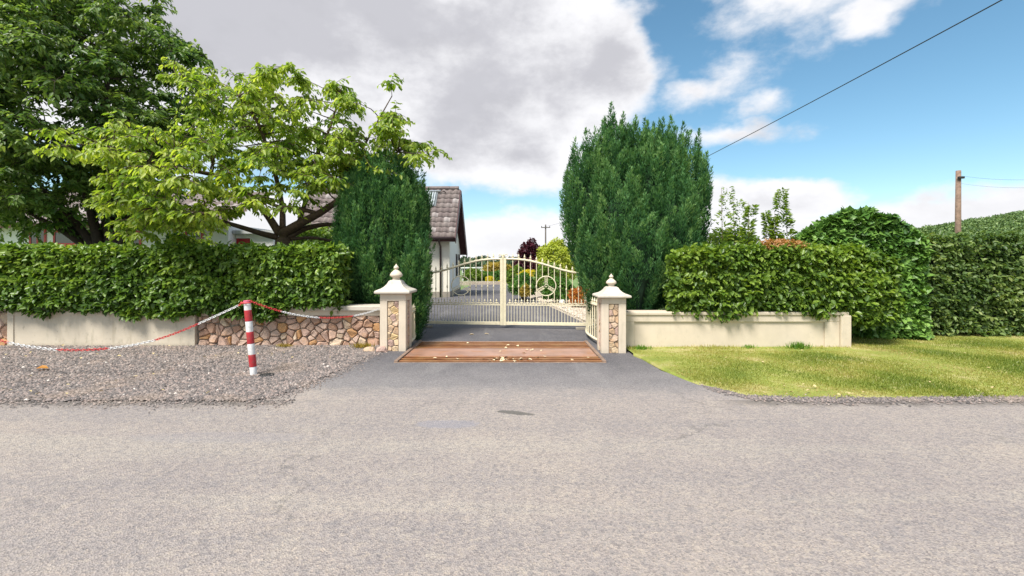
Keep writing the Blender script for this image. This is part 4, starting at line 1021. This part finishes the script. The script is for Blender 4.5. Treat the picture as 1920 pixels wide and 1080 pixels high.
# ------------------------------------------------------------------ dark broadleaf tree
def curve(a, b, sag=.1, n=6, wob=.05):
    a, b = Vector(a), Vector(b); L = (b-a).length; out = []
    o1 = Vector((random.uniform(-1,1), random.uniform(-1,1), random.uniform(-.3,1)))*L*sag
    for i in range(n+1):
        t = i/n; out.append(a.lerp(b, t)+o1*math.sin(t*math.pi)+Vector((random.uniform(-1,1), random.uniform(-1,1), random.uniform(-1,1)))*wob*L*.3*(0 < i < n))
    return out
def tree(name, label, base, limbs, targets, perleaf, L, mat, bark, trunk_pts, trunk_r, spread, droop, ntw=6, individual=300, flatz=.6, view=True, group=None, gap=None):
    t = thing(name, label, 'tree', base, group)
    mb = MB(); mb.tube(trunk_pts, trunk_r, 10); mb.build('trunk', bark, t, smooth=True)
    nodes = []
    for pts, r0, r1 in limbs:
        pts = [Vector(p) for p in pts]; fine = []
        for i in range(len(pts)-1):
            for k in range(5): fine.append(pts[i].lerp(pts[i+1], k/5))
        fine.append(pts[-1])
        for _ in range(3): fine = [fine[0]]+[(fine[i-1]+fine[i]*2+fine[i+1])/4 for i in range(1, len(fine)-1)]+[fine[-1]]
        rs = [r0+(r1-r0)*i/(len(fine)-1) for i in range(len(fine))]
        MB().tube(fine, rs, 8).build('limb', bark, t, smooth=True)
        nodes += [(p, r) for i, (p, r) in enumerate(zip(fine, rs)) if i > len(fine)*.25]
    br = MB(); secs = []
    order = sorted(targets, key=lambda q: min((q[0]-n[0]).length for n in nodes))
    for q, lr in order:
        c = min(nodes, key=lambda n: (n[0]-q).length+(.4 if n[1] < .014 else 0))
        pts = curve(c[0], q, .10, 5, .06); r0 = min(c[1]*.75, .012+.014*(q-c[0]).length)
        br.tube(pts, [r0+(.005-r0)*i/5 for i in range(6)], 5, caps=False)
        nodes += [(p, max(.006, r0*(1-i/6))) for i, p in enumerate(pts) if i in (2,3,4)]
    PP = []; AA = []; NN = []; LL = []; RR = []
    for q, lr in targets:
        shade = random.gauss(0, .10)
        for w_ in range(ntw):
            dv = Vector((random.gauss(0,1), random.gauss(0,1), random.gauss(.15,flatz))).normalized()
            ln = lr*random.uniform(.6,1.15); e = q+dv*ln; e.z -= droop*ln
            m_ = (q+e)/2; m_.z += .08*ln
            br.tube([q, m_, e], [.005,.004,.0025], 4, caps=False)
            k = perleaf
            s_ = np.sort(RNG.random(k)**.75); qa, ma, ea = map(np.array, (q, m_, e))
            p = (qa[None]*((1-s_)**2)[:,None]+2*ma[None]*((1-s_)*s_)[:,None]+ea[None]*(s_**2)[:,None])
            tang = norm((ea-qa)[None].repeat(k,0))
            sd_ = norm(np.cross(tang, np.array([[0,0,1.]])))*np.where(np.arange(k) % 2, 1, -1)[:,None]
            a = tang*.7+sd_*.8+rv(k,.28)+np.array([0,0,-droop*1.3])
            nl = np.array([[0,-.25,1.]]).repeat(k,0)+rv(k,.38)
            PP.append(p+rv(k,lr*.05)); AA.append(a); NN.append(nl)
            LL.append(L*(.6+.55*RNG.random(k))*(1-.3*s_)); RR.append(np.clip(.36+shade+.22*s_+RNG.normal(0,.17,k), 0, .99))
    br.build('branches', bark, t, smooth=True)['kind'] = 'stuff'
    p, a, nl, Lv, rn = map(np.concatenate, (PP, AA, NN, LL, RR)); Wv = Lv*.52
    rn[RNG.random(len(rn)) < .012] = 1
    inview = ((np.abs(p[:,0]*F/p[:,1]+5) < 950) & ((p[:,2]-CH)/p[:,1]*F < 490))*1.0
    rest = single_leaves(t, p, a, nl, Lv, Wv, rn, mat, LT, individual, inview) if individual else np.ones(len(p), bool)
    o = link('foliage', leafmesh('foliage', p[rest], a[rest], nl[rest], Lv[rest], Wv[rest], rn[rest], mat, LT, ORG[t.name]), t); o['kind'] = 'stuff'
    return t

D1 = 11.2; b1 = P(200, 455, D1); b1.z = 0
tg = []
cc = Vector((-11.6, 11.3, 5.2))
while len(tg) < 640:
    d = Vector((random.gauss(0,1), random.gauss(0,1), random.gauss(0,1))).normalized()
    rr_ = random.uniform(.62,1.0) if random.random() < .8 else random.uniform(.3,.6)
    rr_ *= 1+.10*noise.noise(d*2.3)
    p = cc+Vector((d.x*4.15*rr_, d.y*3.2*rr_, d.z*(3.9 if d.z > 0 else 3.05)*rr_))
    if d.y > .3 and random.random() < .8: continue
    if P(0,0,1) is None: continue
    if abs(p.x*F/p.y) > 1080 or (p.z-CH)/p.y*F > 640: continue
    tg.append((p, random.uniform(.38,.62)))
lm = []
for (px, py, dd, r) in [(60,330,10.8,.13),(130,250,11,.13),(190,180,11.4,.15),(250,150,11.8,.13),(300,300,11.2,.12),(20,380,10.6,.1),(330,340,10.4,.1),(200,100,10.6,.13),(-60,250,11.5,.12)]:
    e = P(px, py, dd); s0 = Vector((b1.x+(e.x-b1.x)*.03, b1.y+random.uniform(-.1,.1), 1.55)); m_ = s0.lerp(e, .4); m_.z += .15
    lm.append(([s0, m_, e], r, r*.28))
tree('whitebeam_tree', 'large dark green broadleaf tree filling the left side behind the hedge', (b1.x, b1.y, 0), lm, tg, 15, .165, M['darktree'], M['bark'],
     [(b1.x, b1.y, -.06), (b1.x, b1.y, .8), (b1.x+.02, b1.y, 1.7)], [.42,.34,.32], 1, .35, ntw=8, flatz=.5)

# ------------------------------------------------------------------ cherry tree
DC = 9.7; b2 = P(530, 455, DC); b2.z = 0
cb = [(190,268,100,28,7.9,14), (300,320,100,42,7.9,22), (300,385,95,26,8.0,14), (420,290,110,62,8.6,38), (445,180,75,45,9.0,20), (520,195,70,68,9.3,26),
      (565,275,95,62,9.3,34), (640,205,26,48,9.4,10), (690,262,75,38,9.4,20), (755,275,48,20,9.5,9), (735,195,16,36,9.5,7), (640,165,15,28,9.4,6), (520,140,40,14,9.2,6), (790,285,30,12,9.5,5), (360,135,42,22,8.8,7),
      (430,385,90,32,8.6,18), (560,345,90,30,9.0,16), (250,250,80,24,8.1,12), (480,240,120,50,10.4,26), (610,310,90,40,10.2,16), (360,430,40,14,9.2,7), (300,410,80,22,9.0,14), (240,360,80,40,9.0,14), (665,330,60,22,9.2,8)]
tg = []
for px, py, rx, ry, dd, n in cb:
    for _ in range(n):
        a_ = random.random()*6.283; q = math.sqrt(random.random())
        qx_, qy_ = px+rx*q*math.cos(a_), py+ry*q*math.sin(a_)
        if 405 < qx_ < 500 and qy_ > 385: continue
        tg.append((P(px+rx*q*math.cos(a_), py+ry*q*math.sin(a_), dd+random.uniform(-.7,.7)), random.uniform(.26,.42)))
        tg[-1][0].z = round(tg[-1][0].z/.26+random.uniform(-.22,.22))*.26+random.uniform(-.04,.04)
def PP_(*a): return [P(*q) for q in a]
lm = [(PP_((528,440,DC),(560,420,9.6),(600,400,9.5),(640,372,9.4),(690,320,9.4),(745,285,9.5)), .115, .02),
      (PP_((540,445,DC),(570,428,9.8),(610,420,9.9),(660,422,9.9)), .075, .03),
      (PP_((520,445,DC),(490,438,9.5),(450,425,9.2),(380,405,8.6),(290,390,8.1)), .07, .02),
      (PP_((525,440,DC),(500,400,9.6),(470,370,9.4),(420,330,8.9),(300,310,8.1),(190,270,7.9)), .085, .016),
      (PP_((530,430,DC),(530,385,9.8),(510,300,9.6),(480,220,9.3),(440,170,9.1)), .07, .014),
      (PP_((560,420,9.7),(575,370,9.6),(590,300,9.5),(620,240,9.4),(640,165,9.4)), .055, .012),
      (PP_((600,402,9.5),(560,390,9.5),(520,388,9.4),(480,370,9.3),(440,350,9.0)), .05, .02),
      (PP_((640,372,9.4),(660,320,9.4),(695,250,9.4),(735,180,9.5)), .04, .01),
      (PP_((545,448,DC),(590,445,9.8),(620,452,9.9),(660,450,9.9)), .04, .02)]
tree('cherry_tree', 'spreading cherry tree with drooping bright lime green leaves behind the hedge', (b2.x, b2.y, 0), lm, tg, 8, .15, M['cherry'], M['cherrybark'],
     [(b2.x, b2.y, -.06), (b2.x+.02, b2.y, 1.0), P(532,452,DC), P(536,440,DC)], [.26,.21,.17,.09], 1, .5, ntw=7, flatz=.22)

# ------------------------------------------------------------------ shrubs behind
q = P(600,440,13.0); blob_shrub('garden_shrub', 'yellow green shrub glimpsed between cherry branches and left cypress', 'shrub', (q.x, q.y, 1.5), 1.0, .7, 1.1, 5000, M['olive'], .10)
q = P(345,455,12.5); blob_shrub('garden_shrub', 'small dark shrub behind hedge between the two trunks', 'shrub', (q.x, q.y, 1.6), .5, .5, .7, 2500, M['green'], .09)
GB = 'shrubs in the garden beyond the gate'
def gs(label, x0, x1, ytop, ybot, d, mat, n=3500, L=.08, name='garden_shrub', cat='shrub', **kw):
    a, b = P(x0, ytop, d), P(x1, ybot, d); zb = max(0, b.z); zc_ = (a.z+zb)/2
    return blob_shrub(name, label, cat, ((a.x+b.x)/2, d, zc_), (b.x-a.x)/2, (b.x-a.x)/2*.8, (a.z-zb)/2, n, mat, L, GB, **kw)
gs('flame orange shrub on pale gravel by the right end of gate', 1066, 1112, 540, 583, 15.0, M['orange'], 3500, .06, spiky=.5)
gs('dark green spreading shrub left of the flame orange shrub', 1018, 1076, 522, 578, 16.5, M['green'], 7000, .07)
gs('mid green shrub behind the right gate ring', 1000, 1062, 496, 560, 19.5, M['olive'], 8000, .08)
gs('tall lime yellow shrub beside the cypress edge', 1008, 1078, 452, 545, 22.0, M['lime'], 9000, .10)
gs('purple leaved small tree next to the lime yellow shrub', 968, 1020, 458, 530, 26.0, M['purple'], 7000, .12, lump=.3)
gs('rounded green bush right of the gate meeting stile', 957, 1004, 515, 566, 19.0, M['green'], 6500, .07)
gs('low red brown bush at foot of the green bushes', 975, 995, 534, 562, 17.8, M['golden'], 1200, .06)
gs('olive green bush beneath the purple tree', 950, 985, 500, 545, 25.0, M['olive'], 4000, .09)
gs('yellow flowering clump under the purple tree', 972, 1012, 507, 522, 23.5, M['yellow'], 1800, .06)
gs('golden brown wide shrub left of the purple tree', 905, 960, 492, 530, 37.0, M['golden'], 5000, .13)
gs('green bush far end of drive near house corner', 868, 905, 505, 536, 35.0, M['olive'], 4000, .13)
gs('green bush far end of drive, second from house', 893, 925, 510, 537, 36.0, M['green'], 3500, .13)
gs('green bush at far end of drive beside the meeting stile', 920, 958, 508, 537, 35.5, M['green'], 4000, .13)
gs('small bright yellow bush at the far end of drive', 910, 926, 518, 534, 34.2, M['yellow'], 1500, .07)
gs('tiny yellow bush by the meeting stile', 934, 944, 526, 538, 33.4, M['yellow'], 700, .06)
q = P(1054, 567, 14.6); o = rock('white_boulder', (q.x, q.y, q.z), .10, .10, .10, 'round white stone on the pale gravel behind the right gate', M['white']); del o['group']
# flowering spires behind the right hedge
GR = 'tall leafy plants behind the right hedge'
def spire(px, ytop, d, label, n=9, wid=.16, mat=M['olive'], bushy=1.0):
    a = P(px, ytop, d); t = thing('tall_plant', label, 'plant', (a.x, d, 0), GR)
    PP2 = []; 
    top = Vector((a.x+random.uniform(-.05,.05), d, a.z)); bot = Vector((a.x, d, 0))
    MB().tube([bot, bot.lerp(top,.5)+Vector((.03,0,0)), top], [.014,.010,.003], 5).build('stem', M['twig'], t, smooth=True)
    k = int(900*bushy); s_ = RNG.random(k)**.8; h = a.z
    z = .9+s_*(h-.9); rad = wid*(1-(z-.9)/(h-.9+.001)*.72)*(.4+.8*RNG.random(k)); an = RNG.random(k)*6.28
    p = np.stack([a.x+rad*np.cos(an), d+rad*np.sin(an), z+RNG.normal(0,.02,k)],1)
    kp = snoise(p, 7.0, px) > -.25; p, an, s_ = p[kp], an[kp], s_[kp]; p[:,0] += .07*np.sin(p[:,2]*2.3+px)*(p[:,2]-.9); k = len(p)
    dirr = np.stack([np.cos(an), np.sin(an), .35+RNG.normal(0,.3,k)],1)
    Lk = .125*(1.15-.55*s_)*(.7+.5*RNG.random(k))
    o = link('foliage', leafmesh('foliage', p, dirr, np.array([[0,-.4,1.]]).repeat(k,0)+rv(k,.4), Lk, Lk*.42, np.clip(.4+.4*s_+RNG.normal(0,.15,k),0,1), mat, LT, ORG[t.name]), t); o['kind']='stuff'
spire(1352, 352, 10.2, 'wispy tall plant growing just right of the big cypress', wid=.30, bushy=.8)
spire(1378, 375, 10.4, 'wispy plant second to the right from big cypress', wid=.25, bushy=.6)
spire(1402, 380, 10.0, 'leafy spire with narrow top, third from the big cypress', wid=.20)
spire(1436, 400, 10.2, 'shorter leafy spire beside the tallest leafy spire', wid=.16)
spire(1456, 398, 10.0, 'slanting leafy stem left of the tallest spire', wid=.18, bushy=.8)
spire(1475, 358, 10.0, 'tallest leafy spire with pale tip behind right hedge', wid=.26, bushy=1.3)
q = P(1370, 450, 10.8); blob_shrub('garden_shrub', 'light green bush between big cypress and the tall leafy plants', 'shrub', (q.x, q.y, 1.55), .75, .5, .75, 3500, M['olive'], .08)
# far wood and hill
def woodmesh(name, centers, per, mat, leaf):
    PPs = []
    for (x, y, z, rx, rz) in centers:
        d = norm(rv(per)); d[:,2] = np.abs(d[:,2])*1.0-.15; r_ = .75+.3*RNG.random(per)
        PPs.append(np.array([x,y,z])+d*r_[:,None]*np.array([rx,rx,rz]))
    p = np.concatenate(PPs); n = len(p)
    return leafmesh(name, p, rv(n), rv(n)+np.array([0,-.6,.8]), leaf*(.6+.7*RNG.random(n)), leaf*.6*(.6+.7*RNG.random(n)), RNG.random(n), mat)
cs = []
for i in range(90):
    d = random.uniform(230, 300); px = random.uniform(700, 1150); top = random.uniform(476, 492) if random.random() < .8 else random.uniform(478, 484)
    h = (HY-top)/F*d+CH; rx = random.uniform(2.0, 4.5); cs.append(((px-HX)/F*d, d, h*.45, rx, h*.58))
for i in range(70):
    d = random.uniform(110, 150); px = random.uniform(650, 1200); cs.append(((px-HX)/F*d, d, .6, random.uniform(2.5,5), random.uniform(.9,2.4)))
struct(link('far_wood', woodmesh('far_wood', cs, 260, M['farwood'], 1.0)), 'stuff')
# hill
rows = []
def hill(x, y): return -1+34*math.exp(-((x-340)/150)**2-((y-260)/70)**2)+2.5*nz(x,y,.02)
for y in np.linspace(150, 420, 24): rows.append([(x, y, hill(x, y)) for x in np.linspace(60, 700, 50)])
struct(grid('g',0,rows,0).build('hill', M['field'], smooth=True))
cs = []
for i in range(520):
    y = random.uniform(170, 280); px = random.uniform(1690, 1960); x = (px-HX)/F*y; z = hill(x, y)
    cs.append((x, y, z+.4, random.uniform(2.0,3.6), random.uniform(1.6,3.2)))
struct(link('hillside_wood', woodmesh('hillside_wood', cs, 110, M['hillwood'], 1.1)), 'stuff')

# ------------------------------------------------------------------ house
hs_ = thing('house', 'pale rendered bungalow with grey brown tiled roof and maroon gable boards, red door', 'house', (-8, 21, 0))
ZG = -.06
wx1 = -2.95; wx0 = -9.6; Y0, Y1, Yr = 20.5, 24.5, 22.0
eN, rZ, eF = 2.70, 5.12, 2.08
# wing walls (front and gable)
mb = MB(); t_ = .25
mb.box(wx0, wx1, Y0, Y0+t_, ZG, 2.95)
mb.build('front_wall', M['wallwhite'], hs_)
mb = MB()
zat = lambda y: (eN+(rZ-eN)*(y-20.0)/2.0 if y < Yr else rZ-(rZ-eF)*(y-Yr)/2.8)-.12
prof = [(Y0+t_+.002, ZG), (Y1, ZG), (Y1, zat(Y1)), (Yr, zat(Yr)), (Y0+t_+.002, zat(Y0+t_))]
vs = [(wx1, y, z) for y, z in prof]+[(wx1-.25, y, z) for y, z in prof]
mb.add(vs, [(0,1,2,3,4), (9,8,7,6,5)]+[(i, 5+i, 5+(i+1)%5, (i+1)%5) for i in range(5)])
mb.build('gable_wall', M['wallbright'], hs_)  # skylit side of the wing, its lightness put into the render colour
mb = MB(); mb.box(wx0, wx1+.03, Y0-.035, Y0-.002, ZG, .25); mb.box(wx1+.003, wx1+.035, Y0-.002, Y1, ZG, .25); mb.build('plinth', M['plinth'], hs_)
# pantiled slopes
def tiled(parent, xa, xb, ya, za, yb2, zb, name='roof_tiles', tw=.29, th=.30):
    sl = math.hypot(yb2-ya, zb-za); n = max(1, int(sl/th)); th = sl/n; k = int((xb-xa)/tw); 
    du = np.array([(yb2-ya)/sl, (zb-za)/sl]); nr = np.array([-du[1], du[0]]) if du[0] > 0 else np.array([du[1], -du[0]])
    sec = [(0,.0),(.18,.028),(.36,.045),(.54,.028),(.72,.0),(.86,-.012),(1.0,.0)]
    V = []; Lp = []; rn = []; b = 0
    for r_ in range(n):
        for c in range(k):
            rv_ = random.random() if random.random() < .94 else 1; jt = random.uniform(-.006,.006)
            for e in (0, 1, 2):
                s_ = r_*th-(.05 if e < 2 else 0)+(th*1.02 if e == 2 else 0); lift = (.0 if e == 0 else (.035 if e == 1 else .008))+jt
                for (u, h) in sec:
                    w2 = h+lift; V.append((xa+(c+u)*tw, ya+du[0]*s_+nr[0]*w2, za+du[1]*s_+nr[1]*w2)); rn.append(rv_)
            for e in (0,1):
                for i in range(6): Lp += [b+e*7+i, b+e*7+i+1, b+(e+1)*7+i+1, b+(e+1)*7+i]
            b += 21
    me = npmesh(name, np.array(V), np.array(Lp), np.arange(len(Lp)//4)*4, M['tile'], np.array(rn), ORG[parent.name])
    o = link(name, me, parent); o['kind'] = 'stuff'; return o
rx1 = -2.62
tiled(hs_, -9.9, rx1, 20.0, eN, Yr, rZ); tiled(hs_, -9.9, rx1, 24.8, eF, Yr, rZ)
mb = MB(); vs = [(x, y, z-.03) for x in (-9.9, rx1-.02) for y, z in ((20.03,eN),(Yr,rZ),(24.77,eF))]+[(x, y, z-.09) for x in (-9.9, rx1-.02) for y, z in ((20.03,eN),(Yr,rZ-.02),(24.77,eF))]
mb.add(vs, [(0,1,4,3),(1,2,5,4),(6,9,10,7),(7,10,11,8),(0,3,9,6),(2,8,11,5),(0,6,7,1),(1,7,8,2),(3,4,10,9),(4,5,11,10)])
mb.build('roof_deck', M['maroon'], hs_)
mb = MB(); k = 0; x = -9.9
while x < rx1-.1: mb.tube([(x, Yr, rZ+.045+random.uniform(-.006,.006)), (min(x+.44, rx1), Yr, rZ+.045+random.uniform(-.006,.006))], .11, 8); x += .45
mb.build('ridge_tiles', M['tile'], hs_)['kind'] = 'stuff'
mb = MB()
for (ya, za, yb2, zb) in ((19.95, eN-.11, Yr, rZ-.11), (24.85, eF-.11, Yr, rZ-.11)):
    mb.bar((rx1+.012, ya, za-.06), (rx1+.012, yb2, zb-.06), .03, .38, up=(0,0,1))
mb.build('barge_board', M['maroon'], hs_)
mb = MB(); mb.add([(wx1+.05, 20.6, 2.95),(wx1+.05, Yr, rZ-.2),(wx1+.05, 24.3, eF+.25),(wx1+.05, 24.3, 2.5),(wx1+.05,22.6,3.6),(wx1+.05,21.6,3.4),(wx1+.003, 20.6, 2.95),(wx1+.003, Yr, rZ-.2),(wx1+.003, 24.3, eF+.25),(wx1+.003,24.3,2.5),(wx1+.003,22.6,3.6),(wx1+.003,21.6,3.4)], [(0,1,2,3,4,5)]+[(i,6+i,6+(i+1)%6,(i+1)%6) for i in range(6)])
mb.build('gable_cladding', M['maroon'], hs_)
MB().tube([(-9.9, 19.95, eN-.06), (rx1, 19.95, eN-.06)], .065, 8).build('gutter', M['brownpipe'], hs_, smooth=True)
mb = MB(); mb.box(-9.9, rx1, 20.05, 20.08, eN-.2, eN-.05); mb.build('fascia', M['maroon'], hs_)
mb = MB(); mb.box(-9.9, rx1-.03, 20.08, 20.498, eN-.2, eN-.17); mb.build('soffit', M['soffit'], hs_)
MB().tube([(-3.34, 19.97, eN-.1), (-3.34, 20.02, eN-.2), (-3.34, 20.40, eN-.42), (-3.34, 20.43, eN-.55), (-3.34, 20.43, 0)], .045, 8).build('drainpipe', M['brownpipe'], hs_, smooth=True)
for (ya, yb2) in ((22.75, 23.1), (23.75, 24.15)):
    mb = MB(); mb.box(wx1+.002, wx1+.04, ya-.05, ya, .95, 2.0); mb.box(wx1+.002, wx1+.04, yb2, yb2+.05, .95, 2.0); mb.box(wx1+.002, wx1+.04, ya, yb2, 1.95, 2.0); mb.box(wx1+.002, wx1+.06, ya, yb2, .90, .95)
    wn = mb.build('window', M['brownpipe'], hs_); MB().box(wx1+.004, wx1+.015, ya, yb2, .952, 1.948).build('pane', M['glass'], wn)
# solar collector on the near slope
def slope(x, t, lift): 
    n_ = Vector((0, -(rZ-eN), 2.0)).normalized(); return Vector((x, 20+2*t, eN+(rZ-eN)*t))+n_*lift
mb = MB(); mb.add([slope(x, t, l) for l in (.06,.09) for x, t in ((-6.2,.60),(-3.68,.60),(-3.68,.90),(-6.2,.90))], [(3,2,1,0),(4,5,6,7),(0,1,5,4),(1,2,6,5),(2,3,7,6),(3,0,4,7)])
sp_ = mb.build('solar_collector', M['tubegap'], hs_)
tm = MB().tube([slope(0,.61,.12)-slope(0,.6,.12), slope(0,.89,.12)-slope(0,.6,.12)], .032, 6).mesh('solar_tube', M['tube'], smooth=True)
x = -6.1
while x < -3.7: link('solar_tube', tm, sp_, slope(x, .6, .12)); x += .105
MB().tube([slope(-6.25,.92,.12), slope(-3.55,.92,.12)], .05, 8).build('manifold', M['metal'], sp_, smooth=True)
MB().tube([slope(-3.55,.92,.12), slope(-3.4,.93,.10), slope(-3.3,.90,.05)], .02, 6).build('pipe', M['brownpipe'], sp_, smooth=True)
# link building with the red door
mb = MB(); mb.box(-9.86, -9.0, 16.9, 17.1, ZG, 2.62); mb.box(-10.40, -9.862, 16.9, 17.1, 2.46, 2.62); mb.box(-9.2, -9.0, 17.102, 20.49, ZG, 2.62)
mb.build('porch_wall', M['wallbright'], hs_)
mb = MB(); mb.box(-10.40, -9.864, 16.95, 17.01, ZG, 2.455); dr = mb.build('door', M['reddoor'], hs_)
MB().box(-9.96, -9.93, 16.91, 16.948, 1.0, 1.15).build('handle', M['metal'], dr)
mb = MB(); mb.box(-10.39, -8.85, 16.7, 20.6, 2.622, 2.74); mb.build('porch_roof', M['shedroof'], hs_)
# left block
mb = MB(); mb.box(-24, -10.42, 16.5, 16.75, ZG, 2.95); mb.box(-10.67, -10.42, 16.752, 22.5, ZG, 2.95); mb.build('left_wall', M['wallbright'], hs_)
tiled(hs_, -24.3, -10.2, 16.1, 2.93, 19.5, 4.6, tw=.3, th=.34)
mb = MB(); mb.box(-24.3, -10.2, 16.05, 16.09, 2.78, 2.95); mb.build('fascia', M['maroon'], hs_)
for (px0, px1, y0_, y1_) in ((105, 180, 436, 456), (228, 262, 436, 470), (352, 378, 436, 456), (60, 84, 425, 470)):
    a, b = P(px0, y0_, 16.5), P(px1, y1_, 16.5)
    mb = MB(); e = .07; yA, yB = 16.46, 16.498
    mb.box(a.x-e, b.x+e, yA, yB, a.z, a.z+e); mb.box(a.x-e, b.x+e, yA-.03, yB, b.z-.12, b.z-.0); mb.box(a.x-e, a.x, yA, yB, b.z, a.z); mb.box(b.x, b.x+e, yA, yB, b.z, a.z); mb.box((a.x+b.x)/2-.03, (a.x+b.x)/2+.03, yA, yB, b.z, a.z)
    wn = mb.build('window', M['winred'], hs_); MB().box(a.x, b.x, 16.475, 16.49, b.z, a.z).build('pane', M['glass'], wn)
# white shed far off
sd_ = thing('white_shed', 'long low white shed in the fields beyond the drive end', 'shed', (-3.1, 46, 0))
a, b = P(895, 503, 46), P(915, 510, 46)
MB().box(a.x, b.x, 46, 49, -.06, a.z).build('wall', M['shedwhite'], sd_); MB().box(a.x-.1, b.x+.1, 45.9, 49.1, a.z+.002, a.z+.12).build('roof', M['shedroof'], sd_)
sd2 = thing('garden_greenhouse', 'small grey shed with dark windows close to the house gable corner', 'shed', (-4.6, 42, 0))
a, b = P(866, 503, 42), P(889, 515, 42)
MB().box(a.x, b.x, 42, 44, -.06, a.z).build('wall', M['shedroof'], sd2); MB().box(a.x+.1, b.x-.1, 41.96, 41.998, a.z-.35, a.z-.1).build('window', M['glass'], sd2); MB().box(a.x-.1, b.x+.1, 41.9, 44.1, a.z+.002, a.z+.08).build('roof', M['shedwhite'], sd2)

# ------------------------------------------------------------------ poles and wires
def pole(px, ytop, d, r, label, arm, mat, lean=0):
    a = P(px, ytop, d); t = thing('utility_pole', label, 'utility pole', (a.x-lean, d, 0), 'wooden utility poles')
    MB().tube([(a.x-lean, d, -.06), (a.x-lean*.5, d, a.z/2), (a.x, d, a.z)], [r*1.15, r*1.05, r*.9], 10).build('shaft', mat, t, smooth=True)
    if arm:
        MB().bar((a.x-arm, d-.15, a.z-.5), (a.x+arm, d-.15, a.z-.5), .12, .14).build('crossarm', mat, t)
        for s in (-arm*.9, 0, arm*.9): MB().lathe([(.03,0),(.07,.05),(.06,.15),(.02,.2)], (a.x+s, d-.15, a.z-.43), 8).build('insulator', M['black'], t)
    else:
        MB().box(a.x-r*1.2, a.x+r*1.2, d-r-.08, d-r*.8, a.z-.5, a.z-.38).build('bracket', M['black'], t)
    return a
pt1 = pole(1023, 421, 75, .13, 'distant grey utility pole with crossarm above the purple shrub', .75, M['greywood'])
pt2 = pole(1797, 320, 27, .14, 'brown timber utility pole rising behind the mixed hedge at right', 0, M['wood'], lean=.05)
def wire(a, b, sag, r, label, n=60, r2=None):
    pts = []; a, b = Vector(a), Vector(b)
    for i in range(n+1):
        t = i/n; p = a.lerp(b, t); p.z -= sag*4*t*(1-t); pts.append(p)
    rs = [r+((r2 or r)-r)*i/n for i in range(n+1)]
    return tag(MB().tube(pts, rs, 6).build('overhead_cable', M['black'], smooth=True), label, 'cable')
endp = P(1876, 2, 10.0); nx_ = endp+(endp-Vector((pt1.x, pt1.y, pt1.z-.3))).normalized()*14
nx_.z += .87
wire((pt1.x+.1, pt1.y-.2, pt1.z-.3), nx_, 1.2, .014, 'thick black cable slanting across the sky to the upper right corner')
w2 = P(2300, 285, 14); wire((pt2.x, pt2.y-.2, pt2.z-.35), w2, .5, .005, 'thin upper wire running right from the brown utility pole')
w3 = P(2300, 300, 13.5); wire((pt2.x, pt2.y-.2, pt2.z-.8), w3, .5, .004, 'thin lower wire running right from the brown utility pole')
# tufts against the right wall and by the left pillar
def tuft(c, r_, h, n, label, mat):
    x = c.x+RNG.normal(0,r_,n); y = c.y+RNG.normal(0,r_*.35,n); a = rv(n,.45); a[:,2] = 1
    n = int(n*1.0); me = blademesh('grass_tuft', np.stack([x-c.x,y-c.y,np.full(n,.03)],1), a, rv(n), h*(.5+.7*RNG.random(n)), np.full(n,.011), RNG.random(n), mat)
    t = thing('grass_tuft', label, 'grass tuft', (c.x, c.y, 0), 'grass tufts along the walls')
    o = link('blades', me, t); o['kind'] = 'stuff'
tuft(Vector((4.88, 7.80, 0)), .09, .14, 260, 'largest green grass tuft at foot of the cream wall', M['tuft'])
tuft(Vector((4.05, 7.86, 0)), .06, .08, 120, 'small grass tuft at the middle of the cream wall foot', M['tuft'])
tuft(Vector((2.18, 7.75, 0)), .07, .09, 150, 'grass tuft close to the right pillar foot', M['tuft'])
tuft(Vector((-2.66, 7.95, 0)), .09, .10, 200, 'yellowing weeds at the left pillar beside the flat stone', M['golden'])
tuft(Vector((-4.1, 8.05, 0)), .07, .07, 120, 'yellowing weeds at foot of the rubble wall', M['golden'])
tuft(P(1635, 640, 8.8), .14, .22, 300, 'green weeds at ground where cream wall meets ivy', M['tuft'])
